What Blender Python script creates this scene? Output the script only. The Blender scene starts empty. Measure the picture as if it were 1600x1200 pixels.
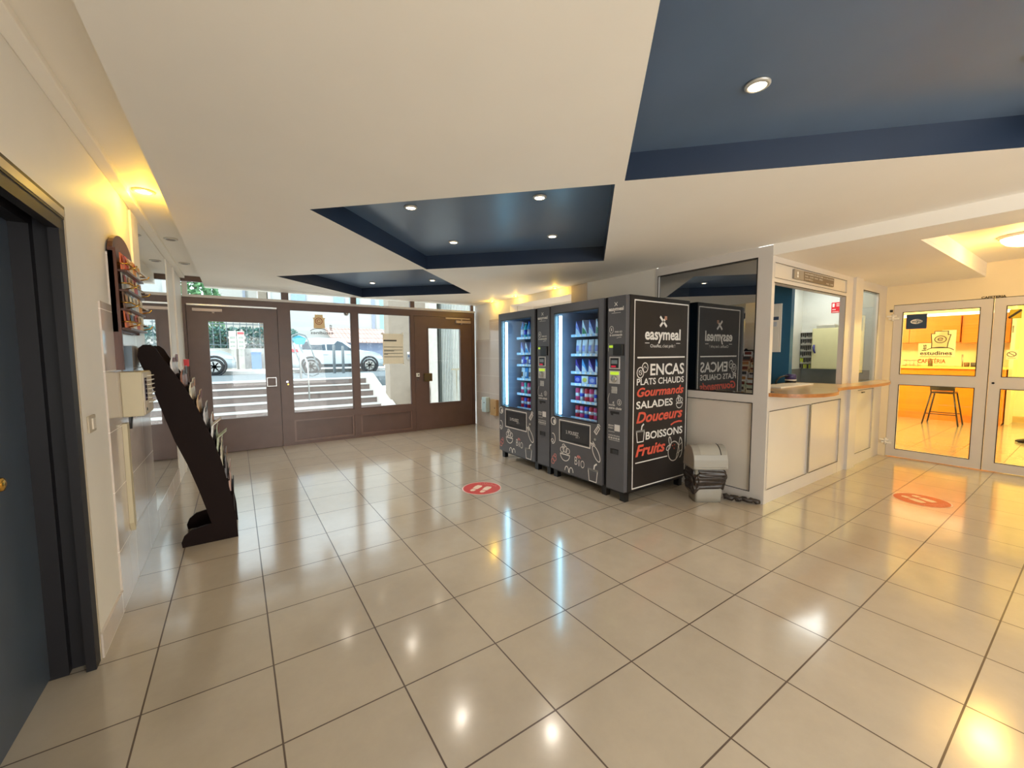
import bpy, bmesh, math, random
from mathutils import Matrix, Vector, noise
random.seed(7)
PI = math.pi
scene = bpy.context.scene
COL = scene.collection

# ---------------------------------------------------------------- camera
def make_camera():
    yaw, pit, rol = .5947, .0740, -.0062
    fwd = Vector((math.sin(yaw)*math.cos(pit), math.cos(yaw)*math.cos(pit), -math.sin(pit)))
    r0 = Vector((math.cos(yaw), -math.sin(yaw), 0)); u0 = r0.cross(fwd)
    c, s = math.cos(rol), math.sin(rol)
    r = c*r0 + s*u0; u = -s*r0 + c*u0
    cd = bpy.data.cameras.new('camera'); cam = bpy.data.objects.new('camera', cd); COL.objects.link(cam)
    m = Matrix.Identity(4)
    for i in range(3):
        m[i][0], m[i][1], m[i][2] = r[i], u[i], -fwd[i]
    m[0][3], m[1][3], m[2][3] = .3736, -1.6018, 1.3992
    cam.matrix_world = m
    cd.sensor_fit = 'HORIZONTAL'; cd.sensor_width = 36; cd.lens = 635.68/1600*36
    cd.clip_start = .02; cd.clip_end = 200
    scene.camera = cam
make_camera()

# ---------------------------------------------------------------- world, sun, large lights, exposure
W = bpy.data.worlds.new('world'); scene.world = W; W.use_nodes = True
bg = W.node_tree.nodes['Background']; bg.inputs[0].default_value = (.80, .93, 1, 1); bg.inputs[1].default_value = 2.6
sd = bpy.data.lights.new('sun', 'SUN'); sd.energy = 3.4; sd.angle = .02; sd.color = (1, .95, .86)
so = bpy.data.objects.new('sun', sd); COL.objects.link(so); so.rotation_euler = (math.radians(52), 0, math.radians(-58)); so.location = (-8, -6, 20)
vs = scene.view_settings
vs.view_transform = 'Standard'; vs.look = 'None'; vs.gamma = 1; vs.use_curve_mapping = False; vs.exposure = .0
scene.cycles.use_denoising = True
scene.cycles.max_bounces = 10; scene.cycles.diffuse_bounces = 6; scene.cycles.glossy_bounces = 5; scene.cycles.transparent_max_bounces = 16
scene.cycles.sample_clamp_indirect = 6
SPOT = {'nearest': 13.0, 'middle': 21.0, 'farthest': 36.0}      # watts of each coffer downlight

rl = bpy.data.lights.new('rear_fill_light', 'AREA'); rl.shape = 'RECTANGLE'; rl.size = 3.0; rl.size_y = 1.9; rl.energy = 122; rl.color = (1, .93, .85)  # added fill light behind the camera, standing in for lobby daylight
ro = bpy.data.objects.new('rear_fill_light', rl); COL.objects.link(ro); ro.location = (1.75, -4.93, 1.2); ro.rotation_euler = (math.radians(114), 0, 0)
# ---------------------------------------------------------------- materials
def lin(c):
    return tuple((x/12.92 if x <= .04045 else ((x+.055)/1.055)**2.4) for x in [v/255 for v in c])
MATS = {}
def pm(name, rgb, rough=.5, var=.06, scale=9, bump=0, metal=0, emit=0, spec=.5, coat=0):
    if name in MATS: return MATS[name]
    m = bpy.data.materials.new(name); m.use_nodes = True; nt = m.node_tree; N = nt.nodes; L = nt.links
    b = N['Principled BSDF']; b.inputs['Roughness'].default_value = rough; b.inputs['Metallic'].default_value = metal
    b.inputs['Specular IOR Level'].default_value = spec
    if coat: b.inputs['Coat Weight'].default_value = coat; b.inputs['Coat Roughness'].default_value = .1
    c = lin(rgb)
    tc = N.new('ShaderNodeTexCoord'); no = N.new('ShaderNodeTexNoise'); no.inputs['Scale'].default_value = scale; no.inputs['Detail'].default_value = 4
    L.new(tc.outputs['Object'], no.inputs['Vector'])
    rp = N.new('ShaderNodeValToRGB'); rp.color_ramp.elements[0].position = .3; rp.color_ramp.elements[1].position = .7
    rp.color_ramp.elements[0].color = (*[x*(1-var) for x in c], 1); rp.color_ramp.elements[1].color = (*[min(1, x*(1+var)) for x in c], 1)
    L.new(no.outputs['Fac'], rp.inputs[0]); L.new(rp.outputs[0], b.inputs['Base Color'])
    if bump:
        bp = N.new('ShaderNodeBump'); bp.inputs['Strength'].default_value = bump; bp.inputs['Distance'].default_value = .004
        n2 = N.new('ShaderNodeTexNoise'); n2.inputs['Scale'].default_value = scale*12; L.new(tc.outputs['Object'], n2.inputs['Vector'])
        L.new(n2.outputs['Fac'], bp.inputs['Height']); L.new(bp.outputs[0], b.inputs['Normal'])
    if emit:
        L.new(rp.outputs[0], b.inputs['Emission Color']); b.inputs['Emission Strength'].default_value = emit
    MATS[name] = m; return m
def glass(name, tint=(1, 1, 1), f0=.03, rough=.0):
    if name in MATS: return MATS[name]
    m = bpy.data.materials.new(name); m.use_nodes = True; nt = m.node_tree; N = nt.nodes; L = nt.links
    N.remove(N['Principled BSDF'])
    t = N.new('ShaderNodeBsdfTransparent'); t.inputs[0].default_value = (*tint, 1)
    g = N.new('ShaderNodeBsdfGlossy'); g.inputs['Roughness'].default_value = rough
    fr = N.new('ShaderNodeLayerWeight'); fr.inputs[0].default_value = .5
    po = N.new('ShaderNodeMath'); po.operation = 'POWER'; po.inputs[1].default_value = 5; L.new(fr.outputs['Facing'], po.inputs[0])
    ma = N.new('ShaderNodeMath'); ma.operation = 'MULTIPLY_ADD'; ma.use_clamp = True; ma.inputs[1].default_value = (1-f0)*.6; ma.inputs[2].default_value = f0
    mx = N.new('ShaderNodeMixShader'); L.new(po.outputs[0], ma.inputs[0]); L.new(ma.outputs[0], mx.inputs[0])
    L.new(t.outputs[0], mx.inputs[1]); L.new(g.outputs[0], mx.inputs[2]); L.new(mx.outputs[0], N['Material Output'].inputs[0])
    MATS[name] = m; return m
def film_mat(name, rgb, k=.5):
    """thin sheet that daylight shines through from behind"""
    if name in MATS: return MATS[name]
    m = bpy.data.materials.new(name); m.use_nodes = True; nt = m.node_tree; N = nt.nodes; L = nt.links; N.remove(N['Principled BSDF'])
    no = N.new('ShaderNodeTexNoise'); no.inputs['Scale'].default_value = 12; rp = N.new('ShaderNodeValToRGB'); c = lin(rgb)
    rp.color_ramp.elements[0].color = (*[x*.94 for x in c], 1); rp.color_ramp.elements[1].color = (*[min(1, x*1.05) for x in c], 1); L.new(no.outputs['Fac'], rp.inputs[0])
    a = N.new('ShaderNodeBsdfDiffuse'); b = N.new('ShaderNodeBsdfTranslucent'); L.new(rp.outputs[0], a.inputs[0]); L.new(rp.outputs[0], b.inputs[0])
    mx = N.new('ShaderNodeMixShader'); mx.inputs[0].default_value = k; L.new(a.outputs[0], mx.inputs[1]); L.new(b.outputs[0], mx.inputs[2]); L.new(mx.outputs[0], N['Material Output'].inputs[0])
    MATS[name] = m; return m
def tiles(name, rgb, grout, sx, sy, gw, rough, axes=(0, 1), var=.05, rvar=.08, spec=.5):
    """stoneware tiles on a world grid: every tile its own shade, thin grout lines, faint stains"""
    m = bpy.data.materials.new(name); m.use_nodes = True; nt = m.node_tree; N = nt.nodes; L = nt.links
    b = N['Principled BSDF']; b.inputs['Specular IOR Level'].default_value = spec
    geo = N.new('ShaderNodeNewGeometry'); sp = N.new('ShaderNodeSeparateXYZ'); L.new(geo.outputs['Position'], sp.inputs[0])
    def M(op, a, v=None, b2=None):
        n = N.new('ShaderNodeMath'); n.operation = op
        for i, x in enumerate((a, v, b2)):
            if x is None: continue
            if isinstance(x, (int, float)): n.inputs[i].default_value = x
            else: L.new(x, n.inputs[i])
        return n.outputs[0]
    if spec > .9: b.inputs['Coat Weight'].default_value = .6; b.inputs['Coat Roughness'].default_value = .10
    fs, fl = [], []
    for ax, s in zip(axes, (sx, sy)):
        q = M('DIVIDE', sp.outputs[ax], s); f = M('FRACT', q); fl.append(M('FLOOR', q))
        d = M('MINIMUM', f, M('SUBTRACT', 1, f)); fs.append(M('MULTIPLY', d, s))
    dist = M('MINIMUM', fs[0], fs[1]); line = M('LESS_THAN', dist, gw/2)
    cb = N.new('ShaderNodeCombineXYZ'); L.new(fl[0], cb.inputs[0]); L.new(fl[1], cb.inputs[1])
    wn = N.new('ShaderNodeTexWhiteNoise'); L.new(cb.outputs[0], wn.inputs[0])
    no = N.new('ShaderNodeTexNoise'); no.inputs['Scale'].default_value = 5; no.inputs['Detail'].default_value = 8; no.inputs['Roughness'].default_value = .7
    ofs = N.new('ShaderNodeVectorMath'); ofs.operation = 'MULTIPLY_ADD'; L.new(wn.outputs[1], ofs.inputs[0]); ofs.inputs[1].default_value = (7, 7, 7); L.new(geo.outputs['Position'], ofs.inputs[2])
    L.new(ofs.outputs[0], no.inputs['Vector'])
    k = M('ADD', M('MULTIPLY', M('SUBTRACT', no.outputs['Fac'], .5), 2*rvar), M('MULTIPLY', M('SUBTRACT', wn.outputs[0], .5), 2*var))
    k = M('ADD', k, 1)
    mc = N.new('ShaderNodeMix'); mc.data_type = 'RGBA'; mc.inputs[6].default_value = (*lin(rgb), 1); mc.inputs[7].default_value = (*lin(grout), 1); L.new(line, mc.inputs[0])
    mul = N.new('ShaderNodeVectorMath'); mul.operation = 'SCALE'; L.new(mc.outputs[2], mul.inputs[0]); L.new(k, mul.inputs['Scale'])
    L.new(mul.outputs[0], b.inputs['Base Color'])
    n3 = N.new('ShaderNodeTexNoise'); n3.inputs['Scale'].default_value = 14; n3.inputs['Detail'].default_value = 6; L.new(geo.outputs['Position'], n3.inputs['Vector'])
    r = M('ADD', M('ADD', rough-.06, M('MULTIPLY', n3.outputs['Fac'], .12)), M('MULTIPLY', line, .4)); L.new(r, b.inputs['Roughness'])
    bp = N.new('ShaderNodeBump'); bp.inputs['Strength'].default_value = .4; bp.inputs['Distance'].default_value = .002
    L.new(M('SUBTRACT', 1, line), bp.inputs['Height']); L.new(bp.outputs[0], b.inputs['Normal'])
    MATS[name] = m; return m
def wood(name, rgb, rough=.4, scale=4, axis=1, var=.22):
    if name in MATS: return MATS[name]
    m = bpy.data.materials.new(name); m.use_nodes = True; nt = m.node_tree; N = nt.nodes; L = nt.links
    b = N['Principled BSDF']; b.inputs['Roughness'].default_value = rough
    tc = N.new('ShaderNodeTexCoord'); mp = N.new('ShaderNodeMapping'); s = [12*scale]*3; s[axis] = scale*.6; mp.inputs['Scale'].default_value = s
    no = N.new('ShaderNodeTexNoise'); no.inputs['Scale'].default_value = 1; no.inputs['Detail'].default_value = 5
    L.new(tc.outputs['Object'], mp.inputs[0]); L.new(mp.outputs[0], no.inputs['Vector'])
    rp = N.new('ShaderNodeValToRGB'); c = lin(rgb); rp.color_ramp.elements[0].position = .3; rp.color_ramp.elements[1].position = .7
    rp.color_ramp.elements[0].color = (*[x*(1-var) for x in c], 1); rp.color_ramp.elements[1].color = (*[min(1, x*(1+var)) for x in c], 1)
    L.new(no.outputs['Fac'], rp.inputs[0]); L.new(rp.outputs[0], b.inputs['Base Color']); MATS[name] = m; return m

# ---------------------------------------------------------------- mesh builder
class MB:
    def __init__(s): s.v = []; s.f = []; s.sm = []; s.nb = 0
    def add(s, vs, fs, sm=False):
        o = len(s.v); s.v += [tuple(p) for p in vs]; s.f += [tuple(i+o for i in f) for f in fs]; s.sm += [sm]*len(fs); return s
    def box(s, x0, x1, y0, y1, z0, z1):
        e = .0003*(s.nb % 8); s.nb += 1    # abutting pieces overlap a hair, so no two faces coincide
        x0 -= e; y0 -= e; z0 -= e; x1 += e; y1 += e; z1 += e
        return s.add([(x, y, z) for z in (z0, z1) for y in (y0, y1) for x in (x0, x1)],
                     [(0, 2, 3, 1), (4, 5, 7, 6), (0, 1, 5, 4), (2, 6, 7, 3), (0, 4, 6, 2), (1, 3, 7, 5)])
    def prism(s, pts, ext, sm=False):
        """pts: 3-D loop, ext: extrusion vector"""
        n = len(pts); e = Vector(ext); q = [tuple(Vector(p)+e) for p in pts]
        return s.add(list(pts)+q, [tuple(range(n))[::-1], tuple(range(n, 2*n))]+[(i, (i+1) % n, n+(i+1) % n, n+i) for i in range(n)])
    def rings(s, rings, cap=True, sm=True, closed=True):
        n = len(rings[0]); vs = [p for r in rings for p in r]; fs = []
        for k in range(len(rings)-1):
            for i in range(n if closed else n-1):
                j = (i+1) % n; fs.append((k*n+i, k*n+j, (k+1)*n+j, (k+1)*n+i))
        s.add(vs, fs, sm)
        if cap and closed:
            s.add(rings[0], [tuple(range(n))[::-1]]); s.add(rings[-1], [tuple(range(n))])
        return s
    def lathe(s, c, prof, n=20, axis=2):
        R = []
        for r, h in prof:
            ring = []
            for i in range(n):
                a = 2*PI*i/n; p = [r*math.cos(a), r*math.sin(a), h]
                if axis == 0: p = [p[2], p[0], p[1]]
                if axis == 1: p = [p[1], p[2], p[0]]
                ring.append((c[0]+p[0], c[1]+p[1], c[2]+p[2]))
            R.append(ring)
        return s.rings(R)
    def tube(s, pts, r, n=8):
        P = [Vector(p) for p in pts]; R = []
        up = Vector((0, 0, 1))
        for i, p in enumerate(P):
            t = (P[min(i+1, len(P)-1)]-P[max(i-1, 0)]).normalized()
            a = t.cross(up)
            if a.length < .05: a = t.cross(Vector((1, 0, 0)))
            a.normalize(); b = t.cross(a).normalized()
            rr = r[i] if isinstance(r, (list, tuple)) else r
            R.append([tuple(p+a*rr*math.cos(2*PI*k/n)+b*rr*math.sin(2*PI*k/n)) for k in range(n)])
        return s.rings(R)
    def sphere(s, c, r, n=14, m=9, sc=(1, 1, 1)):
        R = []
        for j in range(m):
            t = PI*(j+.02)/(m-1+.04)-PI/2
            R.append([(c[0]+sc[0]*r*math.cos(t)*math.cos(2*PI*i/n), c[1]+sc[1]*r*math.cos(t)*math.sin(2*PI*i/n), c[2]+sc[2]*r*math.sin(t)) for i in range(n)])
        return s.rings(R)
    # flat drawing in a frame F=(O,U,V): lifted slightly along its normal
    def poly(s, F, pts, lift=.0008):
        O, U, V = F; N = U.cross(V)
        return s.add([O+U*a+V*b+N*lift for a, b in pts], [tuple(range(len(pts)))])
    def rect(s, F, a0, a1, b0, b1, lift=.0008): return s.poly(F, [(a0, b0), (a1, b0), (a1, b1), (a0, b1)], lift)
    def line(s, F, pts, w, closed=False, lift=.001):
        O, U, V = F; N = U.cross(V); P = [Vector(p) for p in pts]; n = len(P); A = []; B = []
        for i in range(n):
            a = P[i-1] if (i > 0 or closed) else P[i]; b = P[(i+1) % n] if (i < n-1 or closed) else P[i]
            d1 = (P[i]-a); d2 = (b-P[i])
            d1 = d1.normalized() if d1.length > 1e-9 else d2.normalized(); d2 = d2.normalized() if d2.length > 1e-9 else d1
            t = (d1+d2); t = t.normalized() if t.length > 1e-6 else d1
            nn = Vector((-t.y, t.x)); k = 1/max(.5, nn.dot(Vector((-d1.y, d1.x))))
            A.append(P[i]+nn*w/2*k); B.append(P[i]-nn*w/2*k)
        vs = [O+U*p.x+V*p.y+N*lift for p in A+B]
        return s.add(vs, [(n+i, n+(i+1) % n, (i+1) % n, i) for i in range(n if closed else n-1)])
    def ellipse(s, F, c, a, b, w, n=24, a0=0, a1=2*PI, lift=.001, rot=0):
        full = abs(a1-a0-2*PI) < 1e-6; m = n if full else n+1; pts = []
        for i in range(m):
            t = a0+(a1-a0)*i/n; x, y = a*math.cos(t), b*math.sin(t)
            pts.append((c[0]+x*math.cos(rot)-y*math.sin(rot), c[1]+x*math.sin(rot)+y*math.cos(rot)))
        return s.line(F, pts, w, full, lift) if w else s.poly(F, pts, lift)
    def text(s, F, txt, a0, a1, b0, b1=None, shear=0, bold=0, lift=.001):
        O, U, V = F; N = U.cross(V)
        cu = bpy.data.curves.new('lettering', 'FONT'); cu.body = txt; cu.size = 1; cu.shear = shear; cu.offset = bold; cu.resolution_u = 3
        ob = bpy.data.objects.new('lettering', cu); COL.objects.link(ob)
        dg = bpy.context.evaluated_depsgraph_get(); ev = ob.evaluated_get(dg); me = ev.to_mesh()
        vs = [v.co.copy() for v in me.vertices]; fs = [tuple(p.vertices) for p in me.polygons]
        ev.to_mesh_clear(); bpy.data.objects.remove(ob); bpy.data.curves.remove(cu)
        if not vs: return s
        x0 = min(v.x for v in vs); x1 = max(v.x for v in vs); y0 = min(v.y for v in vs); y1 = max(v.y for v in vs)
        kx = (a1-a0)/(x1-x0); ky = kx if b1 is None else (b1-b0)/(y1-y0)
        return s.add([O+U*(a0+(v.x-x0)*kx)+V*(b0+(v.y-y0)*ky)+N*lift for v in vs], fs)
    def build(s, name, mat, parent=None, bevel=0, label=None, seg=2, pivot=None):
        me = bpy.data.meshes.new(name)
        if parent is not None:
            o0 = wloc(parent)
        elif pivot is not None: o0 = Vector(pivot)
        else:
            xs, ys, zs = zip(*s.v); o0 = Vector(((min(xs)+max(xs))/2, (min(ys)+max(ys))/2, min(zs)))
        me.from_pydata([tuple(Vector(v)-o0) for v in s.v], [], s.f)
        for p, k in zip(me.polygons, s.sm): p.use_smooth = k
        bm = bmesh.new(); bm.from_mesh(me); bmesh.ops.remove_doubles(bm, verts=bm.verts, dist=1e-5); bmesh.ops.recalc_face_normals(bm, faces=bm.faces); bm.to_mesh(me); bm.free()
        me.materials.append(mat)
        ob = bpy.data.objects.new(name, me); COL.objects.link(ob)
        if parent is not None: ob.parent = parent
        else: ob.location = o0
        if bevel:
            b = ob.modifiers.new('bevel', 'BEVEL'); b.width = bevel; b.segments = seg; b.limit_method = 'ANGLE'; b.angle_limit = .7
        if label: ob['label'] = label
        return ob
def wloc(o):
    v = Vector((0, 0, 0))
    while o is not None: v += o.location; o = o.parent
    return v
def tag(o, label, cat, group=None, kind=None):
    o['label'] = label; o['category'] = cat
    if group: o['group'] = group
    if kind: o['kind'] = kind
    return o
def thing(name, label, cat, loc, group=None, kind=None):
    o = bpy.data.objects.new(name, None); o.empty_display_size = .05; COL.objects.link(o); o.location = loc
    return tag(o, label, cat, group, kind)
def dup(root, loc, label, group=None):
    r = root.copy(); COL.objects.link(r); r.location = loc; r['label'] = label
    if group: r['group'] = group
    for ch in list(root.children):
        c = ch.copy(); COL.objects.link(c); c.parent = r
        for g in list(ch.children):
            d = g.copy(); COL.objects.link(d); d.parent = c
    return r
def B(*a): return MB().box(*a)
V3 = Vector
ORD = ['first', 'second', 'third', 'fourth', 'fifth', 'sixth', 'seventh', 'eighth', 'ninth', 'tenth', 'eleventh', 'twelfth']

# palette
white = pm('white_paint', (232, 226, 216), .55, .02, 3)
ceil_m = pm('ceiling_paint', (247, 241, 231), .6, .015, 2)
navy = pm('navy_with_sheen', (88, 108, 134), .34, .06, 3, spec=.8)  # coffer tops: the floor's reflection is painted in as a lighter navy
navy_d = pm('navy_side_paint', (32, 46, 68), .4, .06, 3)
brown = pm('brown_metal', (98, 74, 65), .38, .08, 6, 0)
alu = pm('white_aluminium', (208, 202, 196), .35, .02, 4)
panel_w = pm('white_panel', (214, 206, 194), .28, .03, 2)
gasket = pm('black_rubber', (22, 20, 20), .6)
black = pm('black_plastic', (18, 17, 19), .35)
vmblack = pm('black_enamel', (30, 30, 32), .3, .06, 5)
vmgrey = pm('dark_grey_enamel', (86, 86, 91), .36, .05, 5)
chrome = pm('brushed_steel', (190, 190, 188), .28, .05, 30, metal=1)
brass = pm('brass', (200, 160, 80), .25, .05, 20, metal=1)
clear = glass('clear_glass', (.97, .985, .98), .02)
paper = pm('white_paper', (236, 232, 222), .7, .02)
ink = pm('white_ink', (232, 228, 222), .6, .02)
red_ink = pm('coral_ink', (214, 88, 66), .6, .03)
grey_ink = pm('grey_ink', (70, 66, 62), .6)
mirror_m = pm('mirror_silver', (235, 238, 238), .015, .0, metal=1)
def disc_emit(name, rgb, e): return pm(name, rgb, .4, .0, emit=e)
lamp_w = disc_emit('warm_lamp_glow', (255, 236, 200), 14)
lamp_y = disc_emit('amber_lamp_glow', (255, 205, 110), 14)

# ================================================================ SETTING
ZC, ZL, ZS, YF, XR, XL, XD = 2.345, 2.25, 2.48, 5.49, 4.33, -.21, 7.56
floor_m = tiles('floor_tiles', (186, 174, 156), (74, 54, 36), .45, .45, .0065, .17, var=.04, rvar=.12, spec=.95)
tag(B(-.6, 13.6, -5, YF+.08, -.05, 0).build('floor', floor_m), 'beige square floor tiles with thin brown joints', 'floor', kind='structure')

# ceiling: a slab with three square holes turned 45 degrees, each leading into a navy coffer
CO = [(2.19, -1.40, 1.365), (2.18, 1.39, 1.365), (2.14, 4.09, 1.32)]
def ceiling():
    bm = bmesh.new()
    def loop(pts):
        vs = [bm.verts.new((x, y, ZC)) for x, y in pts]
        for i in range(len(vs)): bm.edges.new((vs[i], vs[(i+1) % len(vs)]))
    loop([(.06, -5), (XR, -5), (XR, YF+.08), (.06, YF+.08)])
    for cx, cy, h in CO: loop([(cx-h, cy), (cx, cy+h), (cx+h, cy), (cx, cy-h)])
    bmesh.ops.triangle_fill(bm, use_beauty=True, use_dissolve=False, edges=bm.edges[:])
    mb = MB(); bm.verts.index_update()
    mb.add([v.co.copy() for v in bm.verts], [tuple(v.index for v in f.verts) for f in bm.faces]); bm.free()
    return mb
cb = ceiling(); cb.box(.058, .06, -5, YF+.08, ZC, ZS)
tag(cb.build('ceiling', ceil_m), 'flat white ceiling pierced by three diamond coffers', 'ceiling', kind='structure')
tag(B(XL, .058, -5, YF+.08, ZS, ZS+.02).build('ceiling', ceil_m), 'raised white ceiling strip along the left wall', 'ceiling', kind='structure')
for (cx, cy, h), nm in zip(CO, ('navy diamond ceiling coffer nearest the camera', 'navy diamond ceiling coffer in the middle of the row', 'navy diamond ceiling coffer nearest the entrance doors')):
    r = thing('ceiling', nm, 'ceiling coffer', (cx, cy, ZC), kind='structure')
    s = MB(); P = [(cx-h, cy), (cx, cy+h), (cx+h, cy), (cx, cy-h)]
    for i in range(4):
        a, b = P[i], P[(i+1) % 4]
        s.add([(a[0], a[1], ZC), (b[0], b[1], ZC), (b[0], b[1], ZC+.147), (a[0], a[1], ZC+.147)], [(0, 1, 2, 3)])
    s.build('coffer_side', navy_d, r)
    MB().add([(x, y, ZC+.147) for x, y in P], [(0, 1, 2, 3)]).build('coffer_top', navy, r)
# lower ceiling over the reception side, with a raised bay round the dome lamp
lc = MB().box(XR, XD+.1, -.72, .14, ZL, ZL+.03).box(XR, 4.75, -5, -.72, ZL, ZL+.03).box(XR, XR+.03, -5, .13, ZL, ZC+.02)
lc.box(4.72, 4.75, -5, -.72, ZL+.03, 2.43).box(4.75, XD, -.72, -.69, ZL+.03, 2.43).box(4.72, XD+.1, -5, -.69, 2.41, 2.43)
tag(lc.build('ceiling', ceil_m), 'lower white ceiling in front of the cafeteria doors', 'ceiling', kind='structure')

# left wall with its door opening
wl = MB().box(XL-.2, XL, .95, YF+.06, 0, ZS).box(XL-.2, XL, -5, .95, 2.03, ZS).box(XL-.2, XL, -5, -.55, 0, 2.03)
tag(wl.build('wall_left', white), 'white left wall with the dark door opening', 'wall', kind='structure')
wt = tiles('wall_tiles', (214, 202, 192), (236, 230, 222), .45, .33, .004, .12, axes=(1, 2), var=.03, rvar=.05)
tag(MB().box(XL, XL+.008, 1.385, 1.62, 0, 1.69).box(XL, XL+.008, 1.62, 2.6, 0, 1.99).box(XL, XL+.008, 2.6, 4.13, 0, .165).build('trim_1', wt), 'pale glossy wall tiles below the brochure rack', 'tiling', kind='structure')
tag(B(XL, XL+.012, .955, 1.385, 0, .115).build('baseboard_left', wt), 'pale tile skirting beside the dark door', 'skirting', kind='structure')
tag(MB().box(XL, XL+.012, 2.36, 2.6, 1.99, 2.43).box(XL, XL+.012, 4.13, 4.6, 0, 2.43).box(XL, XL+.03, 4.6, 4.63, 0, 2.43).box(XL, XL+.012, 4.63, YF, 0, 2.43).build('trim_2', white), 'white boards framing the wall mirror', 'panelling', kind='structure')
tag(B(XL, XL+.06, -5, YF, 2.445, ZS).build('trim_3', ceil_m, bevel=.004), 'thin white cornice board along the left wall', 'cornice', kind='structure')
tag(B(XL, XL+.006, 2.6, 4.13, .165, 2.42).build('wall_mirror', mirror_m), 'tall frameless mirror on the left wall near the entrance', 'mirror')

# dark door in the left wall
dk = pm('dark_door_paint', (66, 76, 90), .42, .08, 5); dkf = pm('dark_frame_paint', (17, 14, 20), .55, .1, 5)
d = thing('door_3', 'dark blue-grey door with round brass knob at the left edge', 'door', (-.36, .2, 0), kind='structure')
B(-.40, -.357, -.55, .94, .01, 1.97).build('door_leaf', dk, d)
fr = MB().box(XL-.2, XL+.004, .94, .953, 0, 2.035).box(-.36, -.30, .90, .94, 0, 1.97).box(-.36, -.30, -.55, .94, 1.94, 1.98).box(XL-.2, XL+.004, -.55, .953, 1.98, 2.035).box(XL-.03, XL+.001, .875, .94, 0, 1.98).box(XL-.03, XL+.001, -.55, .94, 1.93, 1.985)
fr.build('door_frame', dkf, d)
MB().box(XL-.002, XL+.006, -.55, .945, 1.99, 2.022).box(XL-.002, XL+.006, .940, .947, 0, 2.0).build('frame_edge', pm('beige_edge', (180, 164, 140), .4), d)
k = MB().lathe((0, 0, 0), [(.022, 0), (.024, .004), (.011, .008), (.010, .02), (.021, .028), (.026, .038), (.022, .05), (.008, .055)], 20, 0)
k.v = [(-.357+x, .51+y, .963+z) for x, y, z in k.v]; k.build('door_knob', brass, d, label='round brass door knob')

# rear of the lobby behind the camera: wall with a window added to carry the fill light
tag(MB().box(.0, .2, -5.05, -4.95, 0, ZC).box(4.2, XD+.1, -5.05, -4.95, 0, 2.5).box(XL-.2, 4.3, -5.05, -4.95, 2.15, 2.5).box(XL-.2, 4.3, -5.05, -4.95, 0, .25).box(XL-.2, .2, -5.05, -4.95, 0, 2.5).build('wall_rear', white), 'white rear lobby wall round an added window', 'wall', kind='structure')
w = thing('window_6', 'wide rear window added for the fill light', 'window', (2.2, -5, .25), kind='structure')
B(.19, 4.21, -5.01, -5.0, .24, 2.16).build('window_glass', clear, w)

# right wall beyond the booth, with the recess above the vending machines
wr = MB().box(XR, XR+.15, 4.29, YF+.06, 0, ZC).box(XR, XR+.15, 1.335, 2.737, 0, ZC).box(XR, XR+.15, 2.737, 4.29, 0, 1.2).box(XR, XR+.15, 2.737, 4.29, 2.235, ZC)
tag(wr.build('wall_right', white), 'white wall behind the vending machines with a recess', 'wall', kind='structure')
tag(MB().box(XR+.15, XR+.5, 2.737, 2.75, 1.2, 2.26).box(XR+.15, XR+.5, 4.28, 4.29, 1.2, 2.26).box(XR+.15, XR+.5, 2.737, 4.29, 1.18, 1.2).box(XR+.15, XR+.5, 2.737, 4.29, 2.235, 2.255).box(XR+.5, XR+.52, 2.7, 4.3, 1.18, 2.26).build('trim_4', white), 'white lined wall recess above the farther vending machine', 'recess', kind='structure')
ld = bpy.data.lights.new('recess_fill_light', 'AREA'); ld.shape = 'RECTANGLE'; ld.size = .3; ld.size_y = 1.3; ld.energy = 5; ld.color = (1, .96, .9)  # added fill light without a fixture, brightens the recess
lo = bpy.data.objects.new('recess_fill_light', ld); COL.objects.link(lo); lo.location = (XR+.3, 3.5, 1.24); lo.rotation_euler = (PI, 0, 0)
tag(MB().box(XR-.012, XR, 4.96, YF, 0, 1.67).box(XR-.02, XR, 4.30, 4.96, 0, 2.03).build('trim_5', wt), 'pale wall tiles right of the entrance door', 'tiling', kind='structure')
tag(B(XR-.015, XR, 2.42, 2.725, 0, 2.34).build('trim_6', pm('taupe_board', (190, 174, 158), .5, .02)), 'taupe wall strip right of the recess', 'panelling', kind='structure')

# ---------------------------------------------------------------- entrance front (Y = 5.49)
C0 = .374; KF = (YF+1.602)/(5.62+1.602)
fx = lambda x: C0+(x-C0)*KF
fz = lambda z: 1.399+(z-1.399)*KF
Y1 = YF+.06
fs_ = MB()
for a, b in ((-.21, -.174), (.929, 1.092), (2.006, 2.113), (3.032, 3.099), (4.30, 4.36)): fs_.box(fx(a), fx(b), YF, Y1, 0, fz(2.21))
fs_.box(fx(-.21), fx(4.36), YF, Y1, fz(2.112), fz(2.212)).box(fx(1.05), fx(3.09), YF, Y1, fz(.375), fz(.478)).box(fx(1.05), fx(3.09), YF, Y1, 0, fz(.02))
for a, b in ((.99, 1.09), (2.01, 2.10), (3.04, 3.12), (4.29, 4.34)): fs_.box(fx(a), fx(b), YF+.01, Y1, fz(2.25), ZC+.03)
fs_.box(fx(-.21), .09, YF+.01, Y1, 2.41, ZS)
for a, b in ((-.178, -.150), (.905, .933), (3.095, 3.122), (4.28, 4.305)): fs_.box(fx(a), fx(b), YF+.052, Y1+.012, 0, fz(2.21))
fs_.box(fx(-.21), fx(1.0), YF+.052, Y1+.012, fz(2.085), fz(2.2)).box(fx(3.05), fx(4.36), YF+.052, Y1+.012, fz(2.085), fz(2.2)).box(fx(-.2), fx(.93), YF+.052, Y1+.012, -.01, .03).box(fx(3.09), fx(4.3), YF+.052, Y1+.012, -.01, .03)
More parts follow.
